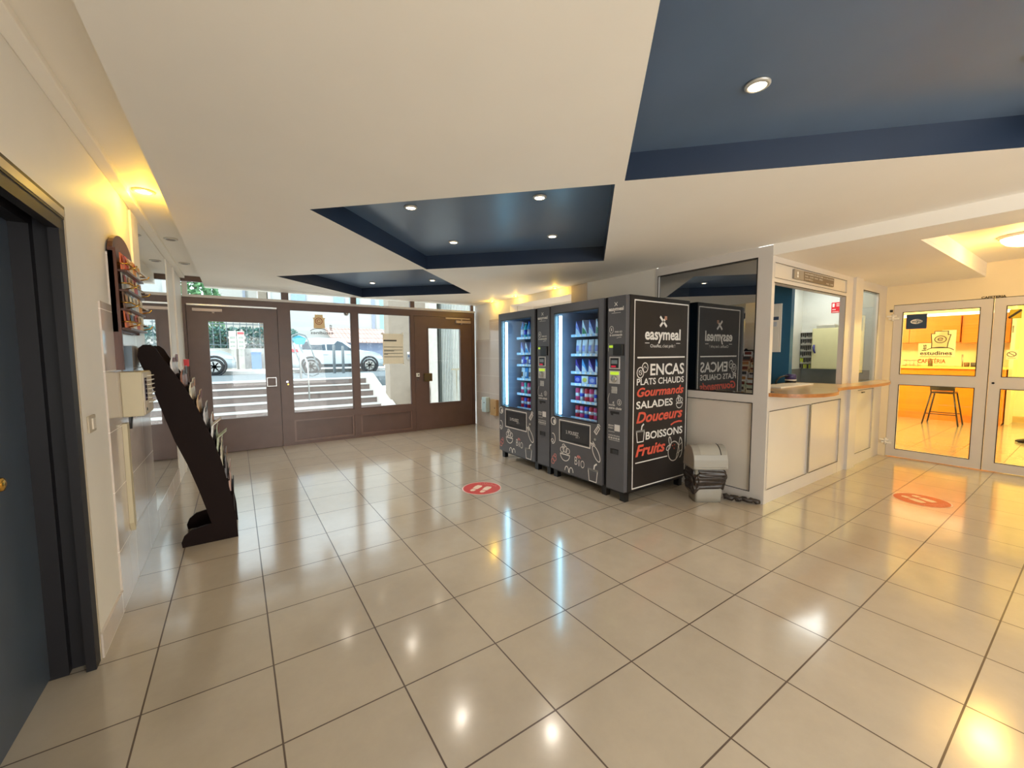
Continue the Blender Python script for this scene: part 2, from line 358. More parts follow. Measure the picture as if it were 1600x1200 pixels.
f = thing('trim_7', 'brown metal framing of the entrance front', 'window frame', (2, YF, 0), kind='structure')
fs_.build('frame', brown, f, bevel=0)
B(fx(-.2), fx(4.36), YF-.03, YF+.03, fz(2.212), fz(2.248)).build('header_strip', alu, f)
for a, b in ((1.08, 2.02), (2.10, 3.04)): B(fx(a), fx(b), YF+.035, YF+.05, 0, fz(.39)).build('lower_panel', brown, f)
for a, b in ((1.105, 1.99), (2.125, 3.02)): MB().box(fx(a), fx(b), YF+.012, YF+.04, fz(.02), fz(.045)).box(fx(a)-.012, fx(a)+.014, YF+.012, YF+.04, fz(.02), fz(.375)).box(fx(b)-.014, fx(b)+.012, YF+.012, YF+.04, fz(.02), fz(.375)).box(fx(a), fx(b), YF+.012, YF+.04, fz(.35), fz(.375)).build('panel_bead', pm('brown_bead', (120, 92, 80), .3), f)
B(fx(-.2), fx(-.14), YF-.01, YF+.02, fz(2.25), fz(2.42)).build('side_strip', alu, f)
w3 = thing('window_3', 'low transom glazing above the entrance doors', 'window', (2, YF, fz(2.25)), kind='structure')
B(fx(-.2), fx(4.36), YF+.03, YF+.036, fz(2.25), 2.42).build('window_glass', clear, w3)
for i, (a, b, lb) in enumerate(((1.092, 2.006, 'left fixed window with the tan estudines emblem'), (2.113, 3.032, 'right fixed window with the paper notice taped on'))):
    w = thing('window_%d' % (i+1), lb, 'window', (fx((a+b)/2), YF, fz(.478)), kind='structure')
    B(fx(a), fx(b), YF+.03, YF+.036, fz(.478), fz(2.112)).build('window_glass', clear, w)
    MB().box(fx(a), fx(a)+.012, YF+.01, YF+.045, fz(.478), fz(2.112)).box(fx(b)-.012, fx(b), YF+.01, YF+.045, fz(.478), fz(2.112)).box(fx(a), fx(b), YF+.01, YF+.045, fz(.478), fz(.492)).box(fx(a), fx(b), YF+.01, YF+.045, fz(2.098), fz(2.112)).build('window_bead', brown, w)
    if i == 0:
        F = (V3((0, YF+.029, 0)), V3((1, 0, 0)), V3((0, 0, 1)))
        em = MB(); q = lambda x, z: (fx(x), fz(z))
        em.poly(F, [q(1.43, 1.83), q(1.60, 1.83), q(1.595, 1.97), q(1.61, 2.00), q(1.575, 2.0), q(1.57, 2.05), q(1.455, 2.05), q(1.45, 2.0), q(1.42, 2.0), q(1.435, 1.97)])
        em.build('emblem', film_mat('tan_film', (196, 160, 116)), w)
        em = MB(); em.ellipse(F, q(1.51, 1.945), .05, .05, .012, lift=.002); em.ellipse(F, q(1.51, 1.945), .024, .024, .01, lift=.002, a0=.6, a1=6.0)
        em.build('emblem_ring', pm('rust_film', (150, 78, 48), .5), w)
        lt = MB(); Fr = (V3((0, YF+.03, 0)), V3((-1, 0, 0)), V3((0, 0, 1)))
        lt.text(Fr, 'estudines', -fx(1.72), -fx(1.385), fz(1.735), fz(1.785), lift=-.003, bold=.01)
        lt.ellipse(F, q(1.51, 1.77), .13, .055, .009, a0=.25, a1=PI-.25, lift=.002)
        Fv = (V3((fx(1.69), YF+.03, fz(1.80))), V3((0, 0, 1)), V3((1, 0, 0)))
        lt.text(Fv, 'les', 0, .09, -.02, .03, lift=-.003, bold=.01)
        lt.build('window_lettering', grey_ink, w)
        st = MB(); st.ellipse(F, q(1.935, 2.09), .038, .038, 0, lift=.002)
        st.build('round_sticker', pm('grey_sticker', (92, 100, 104), .5), w)
        st = MB(); st.ellipse(F, q(1.935, 2.09), .03, .03, .006, lift=.003).rect(F, fx(1.70), fx(1.80), fz(2.115), fz(2.125)).line(F, [q(1.925, 2.105), q(1.935, 2.09), q(1.95, 2.085), q(1.945, 2.07)], .008, lift=.003)
        st.build('sticker_mark', ink, w)

def entrance_door(nm, lb, a, b, ga, gb, side):
    d = thing(nm, lb, 'door', (fx((a+b)/2), YF+.02, 0), kind='structure')
    z0, z1, g0, g1 = .006, fz(2.105), fz(.475), fz(1.888)
    a, b, ga, gb = fx(a)+.006, fx(b)-.006, fx(ga), fx(gb)
    lf = MB()
    for q in ((a, ga, z0, z1), (gb, b, z0, z1), (ga, gb, z0, g0), (ga, gb, g1, z1)): lf.box(q[0], q[1], YF+.005, YF+.05, q[2], q[3])
    lf.build('door_leaf', brown, d)
    B(ga, gb, YF+.022, YF+.03, g0, g1).build('door_glass', clear, d)
    MB().box(ga-.02, gb+.02, YF-.004, YF+.006, g1, g1+.02).box(ga-.02, ga, YF-.004, YF+.006, g0, g1).box(gb, gb+.02, YF-.004, YF+.006, g0, g1).box(ga-.02, gb+.02, YF-.004, YF+.006, g0-.02, g0).build('glazing_bead', brown, d)
    if side < 0: cl = B(fx(-.10), fx(.24), YF-.05, YF+.005, fz(2.018), fz(2.062)).box(fx(.12), fx(.15), YF-.04, YF, fz(2.0), fz(2.03))
    else: cl = B(fx(3.93), fx(4.25), YF-.05, YF+.005, fz(2.0), fz(2.05)).box(fx(4.03), fx(4.06), YF-.05, YF, fz(1.98), fz(2.07))
    c = cl.build('door_closer', pm('pale_bronze', (178, 160, 148), .35, .03, metal=.3), d, bevel=.004)
    if side < 0: MB().box(fx(-.16), fx(.92), YF-.03, YF-.008, fz(2.10), fz(2.122)).build('closer_arm', chrome, c)
    else: MB().box(fx(3.72), fx(4.24), YF-.03, YF-.008, fz(2.075), fz(2.1)).build('closer_arm', pm('pale_bronze', (0, 0, 0)), c)
    if side < 0: lk = (fx(.745), fx(.875), fz(.925), fz(1.065), brown)
    else: lk = (fx(3.265), fx(3.425), fz(.895), fz(1.045), pm('bronze_plate', (110, 92, 62), .35, .05, metal=.6))
    l = B(lk[0], lk[1], YF-.035, YF+.006, lk[2], lk[3]).build('lock_box', lk[4], d, bevel=.006)
    F = (V3((0, YF-.036, 0)), V3((1, 0, 0)), V3((0, 0, 1)))
    e = .006
    MB().line(F, [(lk[0]+e, lk[2]+e), (lk[1]-e, lk[2]+e), (lk[1]-e, lk[3]-e), (lk[0]+e, lk[3]-e)], .006, True).build('lock_edge', chrome if side < 0 else brass, l)
    return d
entrance_door('door_1', 'left brown entrance door with tall glass and closer', -.174, .929, .07, .737, -1)
entrance_door('door_2', 'right brown entrance door with narrow glass and closer', 3.099, 4.30, 3.375, 4.037, 1)
o = MB().lathe((fx(1.02), YF-.012, fz(.985)), [(.016, 0), (.016, .014)], 14, 1).build('door_entry_button', pm('steel_button', (205, 205, 225), .25, metal=.6)); tag(o, 'small round steel button on the post beside left entrance door', 'button')
MB().lathe((fx(1.03), YF-.01, fz(.945)), [(.012, 0), (.012, .012)], 12, 1).build('key_cylinder', brass, o)
o = B(fx(3.12), fx(3.185), YF-.012, YF+.004, fz(.985), fz(1.055)).build('lock_plate', paper, bevel=.004); tag(o, 'small white square plate beside the right entrance door lock', 'lock plate')
B(fx(3.15), fx(3.172), YF-.015, YF-.01, fz(1.01), fz(1.03)).build('plate_hole', black, o)
MB().lathe((fx(3.15), YF-.01, fz(.945)), [(.012, 0), (.012, .014)], 12, 1).build('key_cylinder', chrome, o)
# notice on the right window
o = thing('paper_notice', 'large beige paper notice taped to the right fixed window', 'notice', (fx(2.72), YF+.02, fz(1.16)))
nb = MB(); NX, NZ = 9, 9
nb.add([(fx(2.525+.37*i/NX), YF+.012+.006*math.sin(i*1.3+j*.6), fz(1.235+.535*j/NZ)) for j in range(NZ+1) for i in range(NX+1)], [(j*(NX+1)+i, j*(NX+1)+i+1, (j+1)*(NX+1)+i+1, (j+1)*(NX+1)+i) for j in range(NZ) for i in range(NX)], True)
nb.build('sheet', film_mat('beige_paper', (214, 196, 168), .3), o)
F = (V3((0, YF+.004, 0)), V3((1, 0, 0)), V3((0, 0, 1))); nt = MB()
nt.rect(F, fx(2.535), fx(2.77), fz(1.635), fz(1.66))
for zz, ww in ((1.53, .34), (1.475, .33), (1.46, .18), (1.415, .34), (1.40, .07), (1.355, .34)): nt.rect(F, fx(2.54), fx(2.54+ww), fz(zz), fz(zz+.009))
nt.build('printed_lines', grey_ink, o)
for ax, az in ((2.515, 1.76), (2.88, 1.765), (2.53, 1.22), (2.89, 1.225)): B(fx(ax-.015), fx(ax+.02), YF+.008, YF+.011, fz(az-.01), fz(az+.025)).build('tape', paper, o)
# interior box-things on the right wall by the door
o = B(XR-.10, XR-.02, 4.98, 5.14, .30, .58).build('junction_box', pm('cyan_white_plastic', (214, 236, 240), .4), bevel=.006); tag(o, 'pale white junction box low on the wall right of entrance', 'junction box')
B(XR-.104, XR-.1, 5.04, 5.06, .47, .49).build('box_lock', black, o); B(XR-.09, XR-.025, 5.14, 5.18, .34, .52).build('box_lid_rim', paper, o)
o = B(XR-.08, XR-.02, 4.66, 4.86, .27, .56).build('meter_box', pm('tan_plastic', (196, 160, 112), .5), bevel=.005); tag(o, 'tan meter box beside the pale junction box', 'meter box')
B(XR-.084, XR-.08, 4.69, 4.71, .4, .42).build('box_latch', black, o)
o = B(XL+.012, XL+.05, 5.10, 5.2, 1.26, 1.36).build('fire_call_point', paper, bevel=.004); tag(o, 'red and white fire call point beside left entrance door', 'fire alarm')
MB().box(XL+.025, XL+.075, 5.085, 5.10, 1.265, 1.355).box(XL+.05, XL+.075, 5.10, 5.18, 1.265, 1.355).build('red_face', pm('fire_red', (214, 40, 50), .35), o)

# ---------------------------------------------------------------- downlights
ring_m = pm('lamp_ring', (200, 196, 188), .3, .02, metal=.4)
def downlight(loc, label, group, watts, col, glow, r=.036, ang=120, lit=True, point=0):
    o = thing('recessed_downlight', label, 'ceiling light', loc, group)
    x, y, z = loc
    MB().lathe(loc, [(r*1.35, 0), (r*1.35, -.006), (r, -.012), (r*.98, -.003)], 24).build('lamp_ring', ring_m, o)
    MB().lathe(loc, [(.001, -.002), (r*.95, -.002), (r*.9, -.009), (.001, -.012)], 20).build('lamp_lens', glow, o)
    if lit:
        ld = bpy.data.lights.new('lamp_beam', 'POINT' if point else 'SPOT'); ld.energy = watts; ld.color = col; ld.shadow_soft_size = .05
        if point: ld.shadow_soft_size = .02
        else: ld.spot_size = math.radians(ang); ld.spot_blend = 1
        lo = bpy.data.objects.new('lamp_beam', ld); COL.objects.link(lo); lo.parent = o; lo.location = (0, 0, -(point or .03))
    return o
WARM = (1, .90, .78)
CP = ((-.68, 0, 'left'), (0, -.68, 'near'), (0, .68, 'far'), (.68, 0, 'right'))
for (cx, cy, h), nm in zip(CO, ('nearest', 'middle', 'farthest')):
    for dx, dy, w in CP:
        downlight((cx+dx, cy+dy, ZC+.146), '%s downlight set in the %s navy ceiling coffer' % (w, nm), 'downlights in the navy coffers', SPOT[nm], WARM, lamp_w)
dark_lens = pm('unlit_lens', (150, 140, 136), .25, .05)
downlight((-.078, 2.03, ZS), 'lit amber downlight in the left ceiling strip above the brochure rack', 'downlights in the left strip', 6.5, (1, .60, .05), lamp_y, .045, 140, point=.07)
for y, w in ((3.35, 'middle unlit downlight in the left ceiling strip'), (4.55, 'unlit downlight in the left ceiling strip nearest the entrance')):
    downlight((-.075, y, ZS), w, 'downlights in the left strip', 0, WARM, dark_lens, .04, lit=False)
for y, w in ((4.72, 'amber downlight washing the tiled wall right of entrance'), (3.98, 'amber downlight at the left of the wall recess'), (2.98, 'amber downlight at the right of the wall recess')):
    downlight((XR-.10, y, ZC), w, 'amber downlights along the right wall', 3.2, (1, .60, .05), disc_emit('dim_amber_glow', (240, 190, 110), 1.2), .03, 160, point=.05)
# dome lamp of the lower ceiling
o = thing('dome_ceiling_lamp', 'round glowing dome lamp in the raised bay before the cafeteria', 'ceiling light', (6.12, -1.12, 2.41))
MB().lathe((6.12, -1.12, 2.41), [(.17, 0), (.17, -.02), (.155, -.025)], 32).build('lamp_base', white, o)
MB().lathe((6.12, -1.12, 2.41), [(.155, -.022), (.15, -.045), (.12, -.075), (.07, -.092), (.001, -.098)], 32).build('lamp_shade', disc_emit('dome_glow', (255, 240, 205), 6), o)
ld = bpy.data.lights.new('lamp_bulb', 'POINT'); ld.energy = 27; ld.color = (1, .56, .09); ld.shadow_soft_size = .1
lo = bpy.data.objects.new('lamp_bulb', ld); COL.objects.link(lo); lo.parent = o; lo.location = (0, 0, -.16)

# ================================================================ RECEPTION BOOTH
booth = thing('wall_reception', 'white aluminium reception booth with glazed panels', 'partition', (5.9, .135, 0), kind='structure')
YB = .135; D = .05
film = glass('mirror_film_glass', (.30, .33, .36), .42)
bf = MB()
# side facing the lobby (X = 4.33)
for y0, y1 in ((YB, .258), (1.308, 1.345)): bf.box(XR-.004, XR+D, y0-.004, y1, 0, ZL+.09)
for z0, z1 in ((0, .092), (.928, 1.012), (2.25, ZC)): bf.box(XR-.004, XR+D, .258, 1.308, z0, z1)
# front facing the cafeteria passage (Y = .135)
for x0, x1, dy in ((XR+.002, 4.362, 0), (6.10, 6.31, .0), (6.31, 6.545, -.03), (7.235, 7.30, 0)): bf.box(x0, x1, YB+dy, YB+D, 0, ZL)
bf.box(4.362, 6.10, YB, YB+D, 0, .13).box(4.362, 6.10, YB, YB+D, .86, .99).box(4.362, 6.10, YB, YB+D, 2.015, 2.062).box(4.362, 6.10, YB, YB+D, 2.195, ZL)
bf.box(5.25, 5.30, YB, YB+D, .13, .86).box(6.545, 7.235, YB, YB+D, 0, .14).box(6.545, 7.235, YB, YB+D, .925, 1.02).box(6.545, 7.235, YB, YB+D, 2.137, ZL)
bf.box(7.30, XD+.02, YB, YB+D, 0, ZL)
bf.build('frame', alu, booth)
MB().box(XR+.015, XR+D, .258, 1.308, .092, .928).box(4.362, 5.25, YB+.012, YB+D, .13, .86).box(5.30, 6.10, YB+.012, YB+D, .13, .86).box(6.545, 7.235, YB+.012, YB+D, .14, .925).box(4.362, 6.10, YB+.010, YB+D, 2.062, 2.195).build('infill_panel', panel_w, booth)
gs = MB()
Fs = (V3((XR-.005, 0, 0)), V3((0, -1, 0)), V3((0, 0, 1))); Ff = (V3((0, YB-.003, 0)), V3((1, 0, 0)), V3((0, 0, 1)))
def rim(F, a0, a1, b0, b1, w=.008): gs.line(F, [(a0, b0), (a1, b0), (a1, b1), (a0, b1)], w, True)
rim(Fs, -1.308, -.258, .092, .928, .007); rim(Fs, -1.308, -.258, 1.012, 2.25, .010)
rim(Ff, 4.364, 5.25, .13, .86, .006); rim(Ff, 5.30, 6.10, .13, .86, .008); rim(Ff, 6.545, 7.235, .14, .925, .007); rim(Ff, 6.545, 7.235, 1.02, 2.137, .010); rim(Ff, 4.364, 6.10, 2.062, 2.195, .004)
gs.line(Ff, [(6.10, 1.03), (6.10, 2.02), (4.364, 2.02)], .009)
gs.line(Ff, [(5.275, .13), (5.275, .86)], .014)
gs.build('gasket', gasket, booth)
w = thing('window_4', 'reflective side window of the reception booth', 'window', (XR+.02, .78, 1.012), kind='structure')
B(XR+.012, XR+.018, .258, 1.308, 1.012, 2.25).build('window_glass', film, w)
w = thing('window_5', 'narrow window at the cafeteria end of the reception booth', 'window', (6.89, YB+.02, 1.02), kind='structure')
B(6.545, 7.235, YB+.018, YB+.024, 1.02, 2.137).build('window_glass', glass('window_5_glass', (.9, .95, .95), .10), w)
B(6.80, 6.90, YB-.006, YB+.001, .885, .9).build('panel_slot', black, booth)
# counter: bowed beech worktop
ct = MB()
edge = [(4.345, .14), (4.352, .05), (4.40, -.05), (4.50, -.12), (4.66, -.185), (4.85, -.20), (5.02, -.18), (5.2, -.115), (5.42, -.045), (5.65, -.04), (5.95, -.075), (6.25, -.105), (6.6, -.115), (6.9, -.10), (7.15, -.05), (7.29, .03), (7.31, .115)]
top = edge+[(6.56, .115), (6.56, .135), (6.095, .135), (6.095, .62), (4.345, .62)]
ct.prism([(x, y, 1.0) for x, y in top], (0, 0, .03))
c = thing('reception_counter', 'bowed beech worktop of the reception window', 'counter', (5.6, .2, 1.0))
ct.build('worktop', pm('pale_laminate', (218, 184, 134), .2, .05, 6), c)
eb = MB(); eb.rings([[(x, y, z) for x, y in edge] for z in (.999, 1.031)], cap=False, closed=False, sm=True)
eb.v = [(x-.0, y-.0015, z) for x, y, z in eb.v]
eb.build('edge_band', wood('beech_edge', (178, 116, 62), .4, 3, 0), c, label='orange-brown beech edge band')
# sign over the opening
o = thing('reception_sign', 'grey and brown sign plate above the reception window', 'sign', (5.23, YB-.006, 2.09))
sg = MB(); sg.box(4.75, 4.955, YB-.01, YB+.009, 2.09, 2.178); sg.build('sign_square', pm('sign_grey', (150, 140, 128), .4), o)
sg = MB(); sg.box(4.955, 5.71, YB-.01, YB+.009, 2.092, 2.178); sg.build('sign_board', pm('sign_brown', (112, 96, 78), .4), o)
Fg = (V3((0, YB-.011, 0)), V3((1, 0, 0)), V3((0, 0, 1))); lt = MB()
lt.text(Fg, 'HORAIRES D ACCUEIL', 4.98, 5.42, 2.152, 2.166, bold=.01); lt.text(Fg, 'DU LUNDI AU VENDREDI', 5.44, 5.69, 2.152, 2.163)
lt.text(Fg, '9H00 - 12H00 / 14H00 - 18H00', 4.98, 5.40, 2.126, 2.139); lt.text(Fg, 'SAMEDI', 4.98, 5.16, 2.102, 2.113); lt.text(Fg, '9H00 - 12H00', 5.5, 5.68, 2.102, 2.114)
lt.ellipse(Fg, (4.82, 2.145), .016, .016, 0).rect(Fg, 4.805, 4.835, 2.105, 2.127)
lt.build('sign_lettering', ink, o)

# inside the booth
blue = pm('petrol_blue_paint', (44, 98, 132), .5, .04, 3)
tag(MB().box(6.0, 6.08, .635, 3, 0, 2.42).build('wall_office', blue), 'petrol blue wall seen through the reception window', 'wall', kind='structure')
offw = pm('office_wall_paint', (218, 218, 210), .55, .02)
tag(MB().box(6.08, 7.5, 1.05, 1.1, 0, 2.42).box(7.42, 7.5, YB+D, 1.05, 0, 2.42).box(XR+.06, 6.0, 2.0, 2.05, 0, 2.42).build('wall_back', offw), 'pale office wall behind the reception window', 'wall', kind='structure')
tag(MB().box(7.40, 7.42, YB+D, 1.05, 0, 1.15).box(6.08, 7.42, 1.03, 1.05, 0, 1.15).build('painted_shade', pm('shade_grey', (128, 128, 124), .6)), 'grey band painting in the shade low on the office wall', 'shade_band', kind='structure')  # separate grey strip paints in the shade on the lower office wall
tag(MB().box(XR+D, 7.5, YB, 2.05, 2.42, 2.45).box(XR+D, 7.5, YB+.045, YB+D, ZL, 2.42).box(XR+.045, XR+D, YB, 2.05, ZC, 2.42).build('ceiling', ceil_m), 'white office ceiling inside the booth', 'ceiling', kind='structure')
ld = bpy.data.lights.new('office_light', 'AREA'); ld.energy = 5; ld.size = .5; ld.color = (.96, 1, .98)
lo = bpy.data.objects.new('office_light', ld); COL.objects.link(lo)
o = thing('office_ceiling_light', 'square office ceiling light inside the booth', 'ceiling light', (6.9, .62, 2.41))
MB().box(6.62, 7.18, .36, .88, 2.39, 2.42).build('light_frame', white, o); MB().box(6.65, 7.15, .39, .85, 2.386, 2.392).build('light_diffuser', disc_emit('office_glow', (245, 255, 250), 2.5), o)
lo.location = (6.9, .62, 2.37)
def wallthing(nm, lb, cat, x, y0, y1, z0, z1, t, m): # things fixed on a wall that faces -X
    r = thing(nm, lb, cat, (x, (y0+y1)/2, z0)); return r, B(x-t, x, y0, y1, z0, z1)
r, m = wallthing('framed_poster', 'white framed notice on the petrol blue office wall', 'poster', 6.0, .735, 1.1, 1.40, 2.0, .02, white)
m.build('poster_frame', white, r); B(5.976, 5.981, .755, 1.08, 1.42, 1.98).build('poster_sheet', paper, r)
B(5.972, 5.977, .76, 1.07, 1.80, 1.84).build('poster_band', pm('slate_print', (70, 84, 112), .5), r); B(5.972, 5.977, .78, 1.05, 1.72, 1.775).build('poster_print', pm('pale_print', (196, 204, 214), .5), r)
r, m = wallthing('fire_instruction_sign', 'small red and white fire instruction sign on the office wall', 'sign', 7.42, .59, .692, 1.95, 2.095, .006, paper)
m.build('sign_plate', pm('fire_red', (0, 0, 0)), r)
Fo = (V3((7.413, 0, 0)), V3((0, -1, 0)), V3((0, 0, 1))); q = MB()
q.rect(Fo, -.68, -.655, 2.03, 2.08).rect(Fo, -.635, -.6, 2.04, 2.05).rect(Fo, -.635, -.6, 2.065, 2.075).rect(Fo, -.68, -.605, 1.96, 1.967).rect(Fo, -.68, -.64, 1.99, 2.0).build('sign_print', paper, r)
r = thing('wall_cabinet', 'cream metal wall cabinet beside the key rack', 'cabinet', (7.35, .70, 1.155))
B(7.30, 7.42, .545, .868, 1.155, 1.735).build('cabinet_body', pm('cream_metal', (232, 226, 178), .35, .02), r, bevel=.004)
dd = B(7.292, 7.30, .555, .858, 1.165, 1.725).build('cabinet_door', pm('cream_metal', (0, 0, 0)), r)
MB().tube([(7.285, .835, 1.50), (7.27, .835, 1.46), (7.27, .83, 1.42), (7.275, .815, 1.38)], [.012, .016, .014, .008]).build('key_bunch', pm('indigo_plastic', (70, 72, 140), .4), dd)
o = MB().box(7.30, 7.42, .60, .82, 1.735, 1.775).build('paper_stack', pm('grey_paper', (180, 176, 160), .7, .1)); tag(o, 'stack of grey papers lying on the cream wall cabinet', 'papers')
B(7.31, 7.41, .61, .80, 1.775, 1.79).build('folder', paper, o)
r = thing('key_rack', 'white key rack with six rows left of the cream cabinet', 'key rack', (7.40, 1.0, 1.16))
B(7.40, 7.42, .874, 1.045, 1.16, 1.715).build('rack_board', paper, r); kz = [1.665-.092*i for i in range(6)]
for z in kz: B(7.375, 7.40, .876, 1.043, z+.012, z+.018).build('rack_rail', gasket, r)
kb = pm('black_key_tag', (40, 38, 36), .4); ky = pm('lime_key_tag', (205, 220, 40), .4)
for i, z in enumerate(kz):
    for j in range(7):
        y = 1.030-.0235*j
        yel = (i == 4 and j in (0, 1)) or (i == 5 and j in (2, 3, 5))
        hh = random.uniform(.035, .06)
        o = MB().box(7.372, 7.380, y-.006, y+.006, z-hh, z+.01).build('hanging_key', ky if yel else kb)
        tag(o, '%s key, %s from the left on the %s row of the key rack' % ('lime green' if yel else 'black', ORD[j], ORD[i]), 'key', 'keys on the key rack')
o = MB().box(4.95, 5.75, .28, .50, 1.03, 1.045).build('paper_tray', paper, bevel=.004); tag(o, 'flat white tray lying on the reception counter', 'tray')
o = thing('desk_device', 'dark purple desk device with a curved black cord on the counter', 'desk device', (5.62, .55, 1.03))
MB().lathe((5.72, .50, 1.03), [(.055, 0), (.055, .04)], 20).build('base', black, o); MB().lathe((5.72, .50, 1.07), [(.057, 0), (.057, .012)], 20).build('ring', paper, o)
MB().lathe((5.72, .50, 1.082), [(.055, 0), (.055, .05), (.045, .062), (.001, .064)], 20).build('cap', pm('dark_purple_plastic', (58, 48, 96), .35), o)
MB().tube([(5.67, .50, 1.12), (5.60, .52, 1.125), (5.53, .54, 1.11), (5.48, .55, 1.07), (5.47, .55, 1.035)], .010).build('cord', black, o)
o = MB().lathe((4.46, .17, 1.03), [(.035, 0), (.03, .006), (.001, .008)], 16).build('coin_dish', black); tag(o, 'small black dish at the left end of the reception counter', 'dish')
o = MB().box(XD-.004, XD+.02, .065, .095, 1.915, 1.945).build('door_contact', black); tag(o, 'tiny black contact box above the upper cafeteria hinge', 'sensor')

# ================================================================ CAFETERIA
wc = MB().box(XD, XD+.1, -5, .14, 2.003, 2.5).box(XD, XD+.1, .058, .14, 0, 2.003).box(XD, XD+.1, -5, -1.662, 0, 2.003)
tag(wc.build('wall_cafeteria', pm('yellow_lit_white', (234, 218, 184), .55, .02, 3)), 'white wall above the glazed cafeteria doors', 'wall', kind='structure')  # white wall tinted cream, the yellow lamp light put into its colour
Fd = (V3((XD-.001, 0, 0)), V3((0, -1, 0)), V3((0, 0, 1)))
def cafe_door(nm, lb, a, b, ga, gb):   # a > b along Y
    d = thing(nm, lb, 'door', (XD+.02, (a+b)/2, 0), kind='structure')
    lf = MB()
    for y0, y1, z0, z1 in ((ga, a, .008, 1.998), (b, gb, .008, 1.998), (gb, ga, .008, .112), (gb, ga, .963, 1.103), (gb, ga, 1.902, 1.998)): lf.box(XD, XD+.045, y0, y1, z0, z1)
    lf.build('door_leaf', alu, d)
    for z0, z1, nme in ((.112, .963, 'lower_glass'), (1.103, 1.902, 'upper_glass')): B(XD+.02, XD+.026, gb, ga, z0, z1).build(nme, clear, d)
    g = MB()
    for z0, z1 in ((.112, .963), (1.103, 1.902)): g.line(Fd, [(-ga, z0), (-gb, z0), (-gb, z1), (-ga, z1)], .008, True)
    g.line(Fd, [(-b, .01), (-b, 1.998)], .006); g.line(Fd, [(-a, 1.999), (-b, 1.999)], .005)
    g.build('gasket', gasket, d); return d
d1 = cafe_door('door_4', 'left white glazed cafeteria door with logo stickers', .055, -.797, -.036, -.698)
d2 = cafe_door('door_5', 'right white glazed cafeteria door with a yellow sticker', -.803, -1.66, -.897, -1.56)
for z in (.16, 1.80):
    MB().lathe((XD-.012, .058, z), [(.014, 0), (.014, .085)], 12).box(XD-.02, XD, -.005, .10, z+.015, z+.04).box(XD-.02, XD, .02, .12, z+.05, z+.07).build('hinge', paper, d1)
MB().lathe((XD-.01, -.84, 1.03), [(.011, -.0), (.011, .012)], 12, 0).build('door_lock', black, d2)
Fi = (V3((XD+.019, 0, 0)), V3((0, -1, 0)), V3((0, 0, 1)))
ws = MB().rect(Fi, .066, .258, 1.685, 1.872, .001).build('wifi_sticker', pm('slate_blue_film', (46, 66, 90), .45, .03), d1)
q = MB(); q.ellipse(Fi, (.162, 1.778), .056, .030, 0, lift=.002); q.build('sticker_oval', ink, ws)
q = MB(); q.text(Fi, 'Wi', .118, .155, 1.763, 1.79, bold=.03, lift=.003); q.line(Fi, [(.163, 1.757), (.163, 1.799), (.208, 1.799), (.208, 1.757)], .005, True, lift=.003); q.text(Fi, 'Fi', .17, .201, 1.763, 1.79, bold=.03, lift=.003); q.build('sticker_lettering', pm('slate_blue_film', (0, 0, 0)), ws)
pale = film_mat('pale_yellow_film', (250, 238, 200), .6)
# the squat-chair emblem
q = MB(); P = [(.315, 1.44), (.45, 1.44), (.455, 1.5), (.475, 1.60), (.452, 1.60), (.452, 1.645), (.335, 1.645), (.335, 1.615), (.305, 1.615), (.315, 1.5)]
q.poly(Fi, P, .001); q.poly(Fi, [(.195, 1.33), (.52, 1.33), (.52, 1.655), (.40, 1.655), (.315, 1.5), (.195, 1.5)], .0004)
em = q.build('door_emblem', pale, d1)
q = MB(); q.line(Fi, P, .008, True, .002); q.ellipse(Fi, (.388, 1.545), .05, .042, .008, lift=.002); q.ellipse(Fi, (.388, 1.545), .022, .018, .007, a0=.3, a1=5.7, lift=.002); q.line(Fi, [(.37, 1.545), (.41, 1.547)], .007, lift=.002)
q.build('emblem_outline', grey_ink, em)
q = MB(); q.text(Fi, 'estudines', .215, .495, 1.352, 1.40, bold=.02, lift=.002); q.ellipse(Fi, (.39, 1.40), .12, .048, .008, a0=.25, a1=PI-.25, lift=.002)
Fv = (V3((XD+.019, -.25, 1.405)), V3((0, 0, 1)), V3((0, 1, 0))); q.text(Fv, 'les', 0, .075, -.02, .022, bold=.02, lift=.002)
q.rect(Fi, .215, .49, 1.33, 1.335, .002); q.build('logo_lettering', grey_ink, em)
q = MB().text(Fi, 'CAFÉTÉRIA', .198, .445, 1.25, 1.315, bold=.02, lift=.002).build('cafeteria_lettering', pm('orange_film', (196, 92, 36), .5), d1, label='orange CAFÉTÉRIA lettering')
o = thing('cafeteria_sign_letters', 'small black letters CAFETERIA along the top of the cafeteria doors', 'lettering', (XD-.003, -.79, 2.0))
MB().text(Fd, 'CAFETERIA', .70, .885, 2.0, 2.025, bold=.03, lift=.006).build('letters', black, o)
ys = MB().rect(Fi, .915, 1.0, 1.76, 1.855, .001).build('warning_sticker', pm('yellow_film', (226, 190, 30), .5), d2, label='yellow warning sticker')
q = MB(); q.line(Fi, [(.912, 1.765), (1.0, 1.85)], .022, lift=.002).line(Fi, [(.915, 1.76), (1.0, 1.76), (1.0, 1.855), (.915, 1.855)], .003, True, .002).build('sticker_band', pm('dark_brown_film', (62, 50, 24), .5), ys)
ns = MB().rect(Fi, .915, 1.0, 1.30, 1.41, .0005).build('no_smoking_sticker', pale, d2)
q = MB(); q.ellipse(Fi, (.955, 1.36), .032, .027, .006, lift=.002).line(Fi, [(.935, 1.375), (.975, 1.345)], .006, lift=.002).rect(Fi, .93, .985, 1.315, 1.318, .002).build('sticker_mark', grey_ink, ns)
MB().rect(Fi, .945, .957, 1.60, 1.68, .001).build('small_sticker', pm('grey_film', (170, 164, 130), .5), d2)
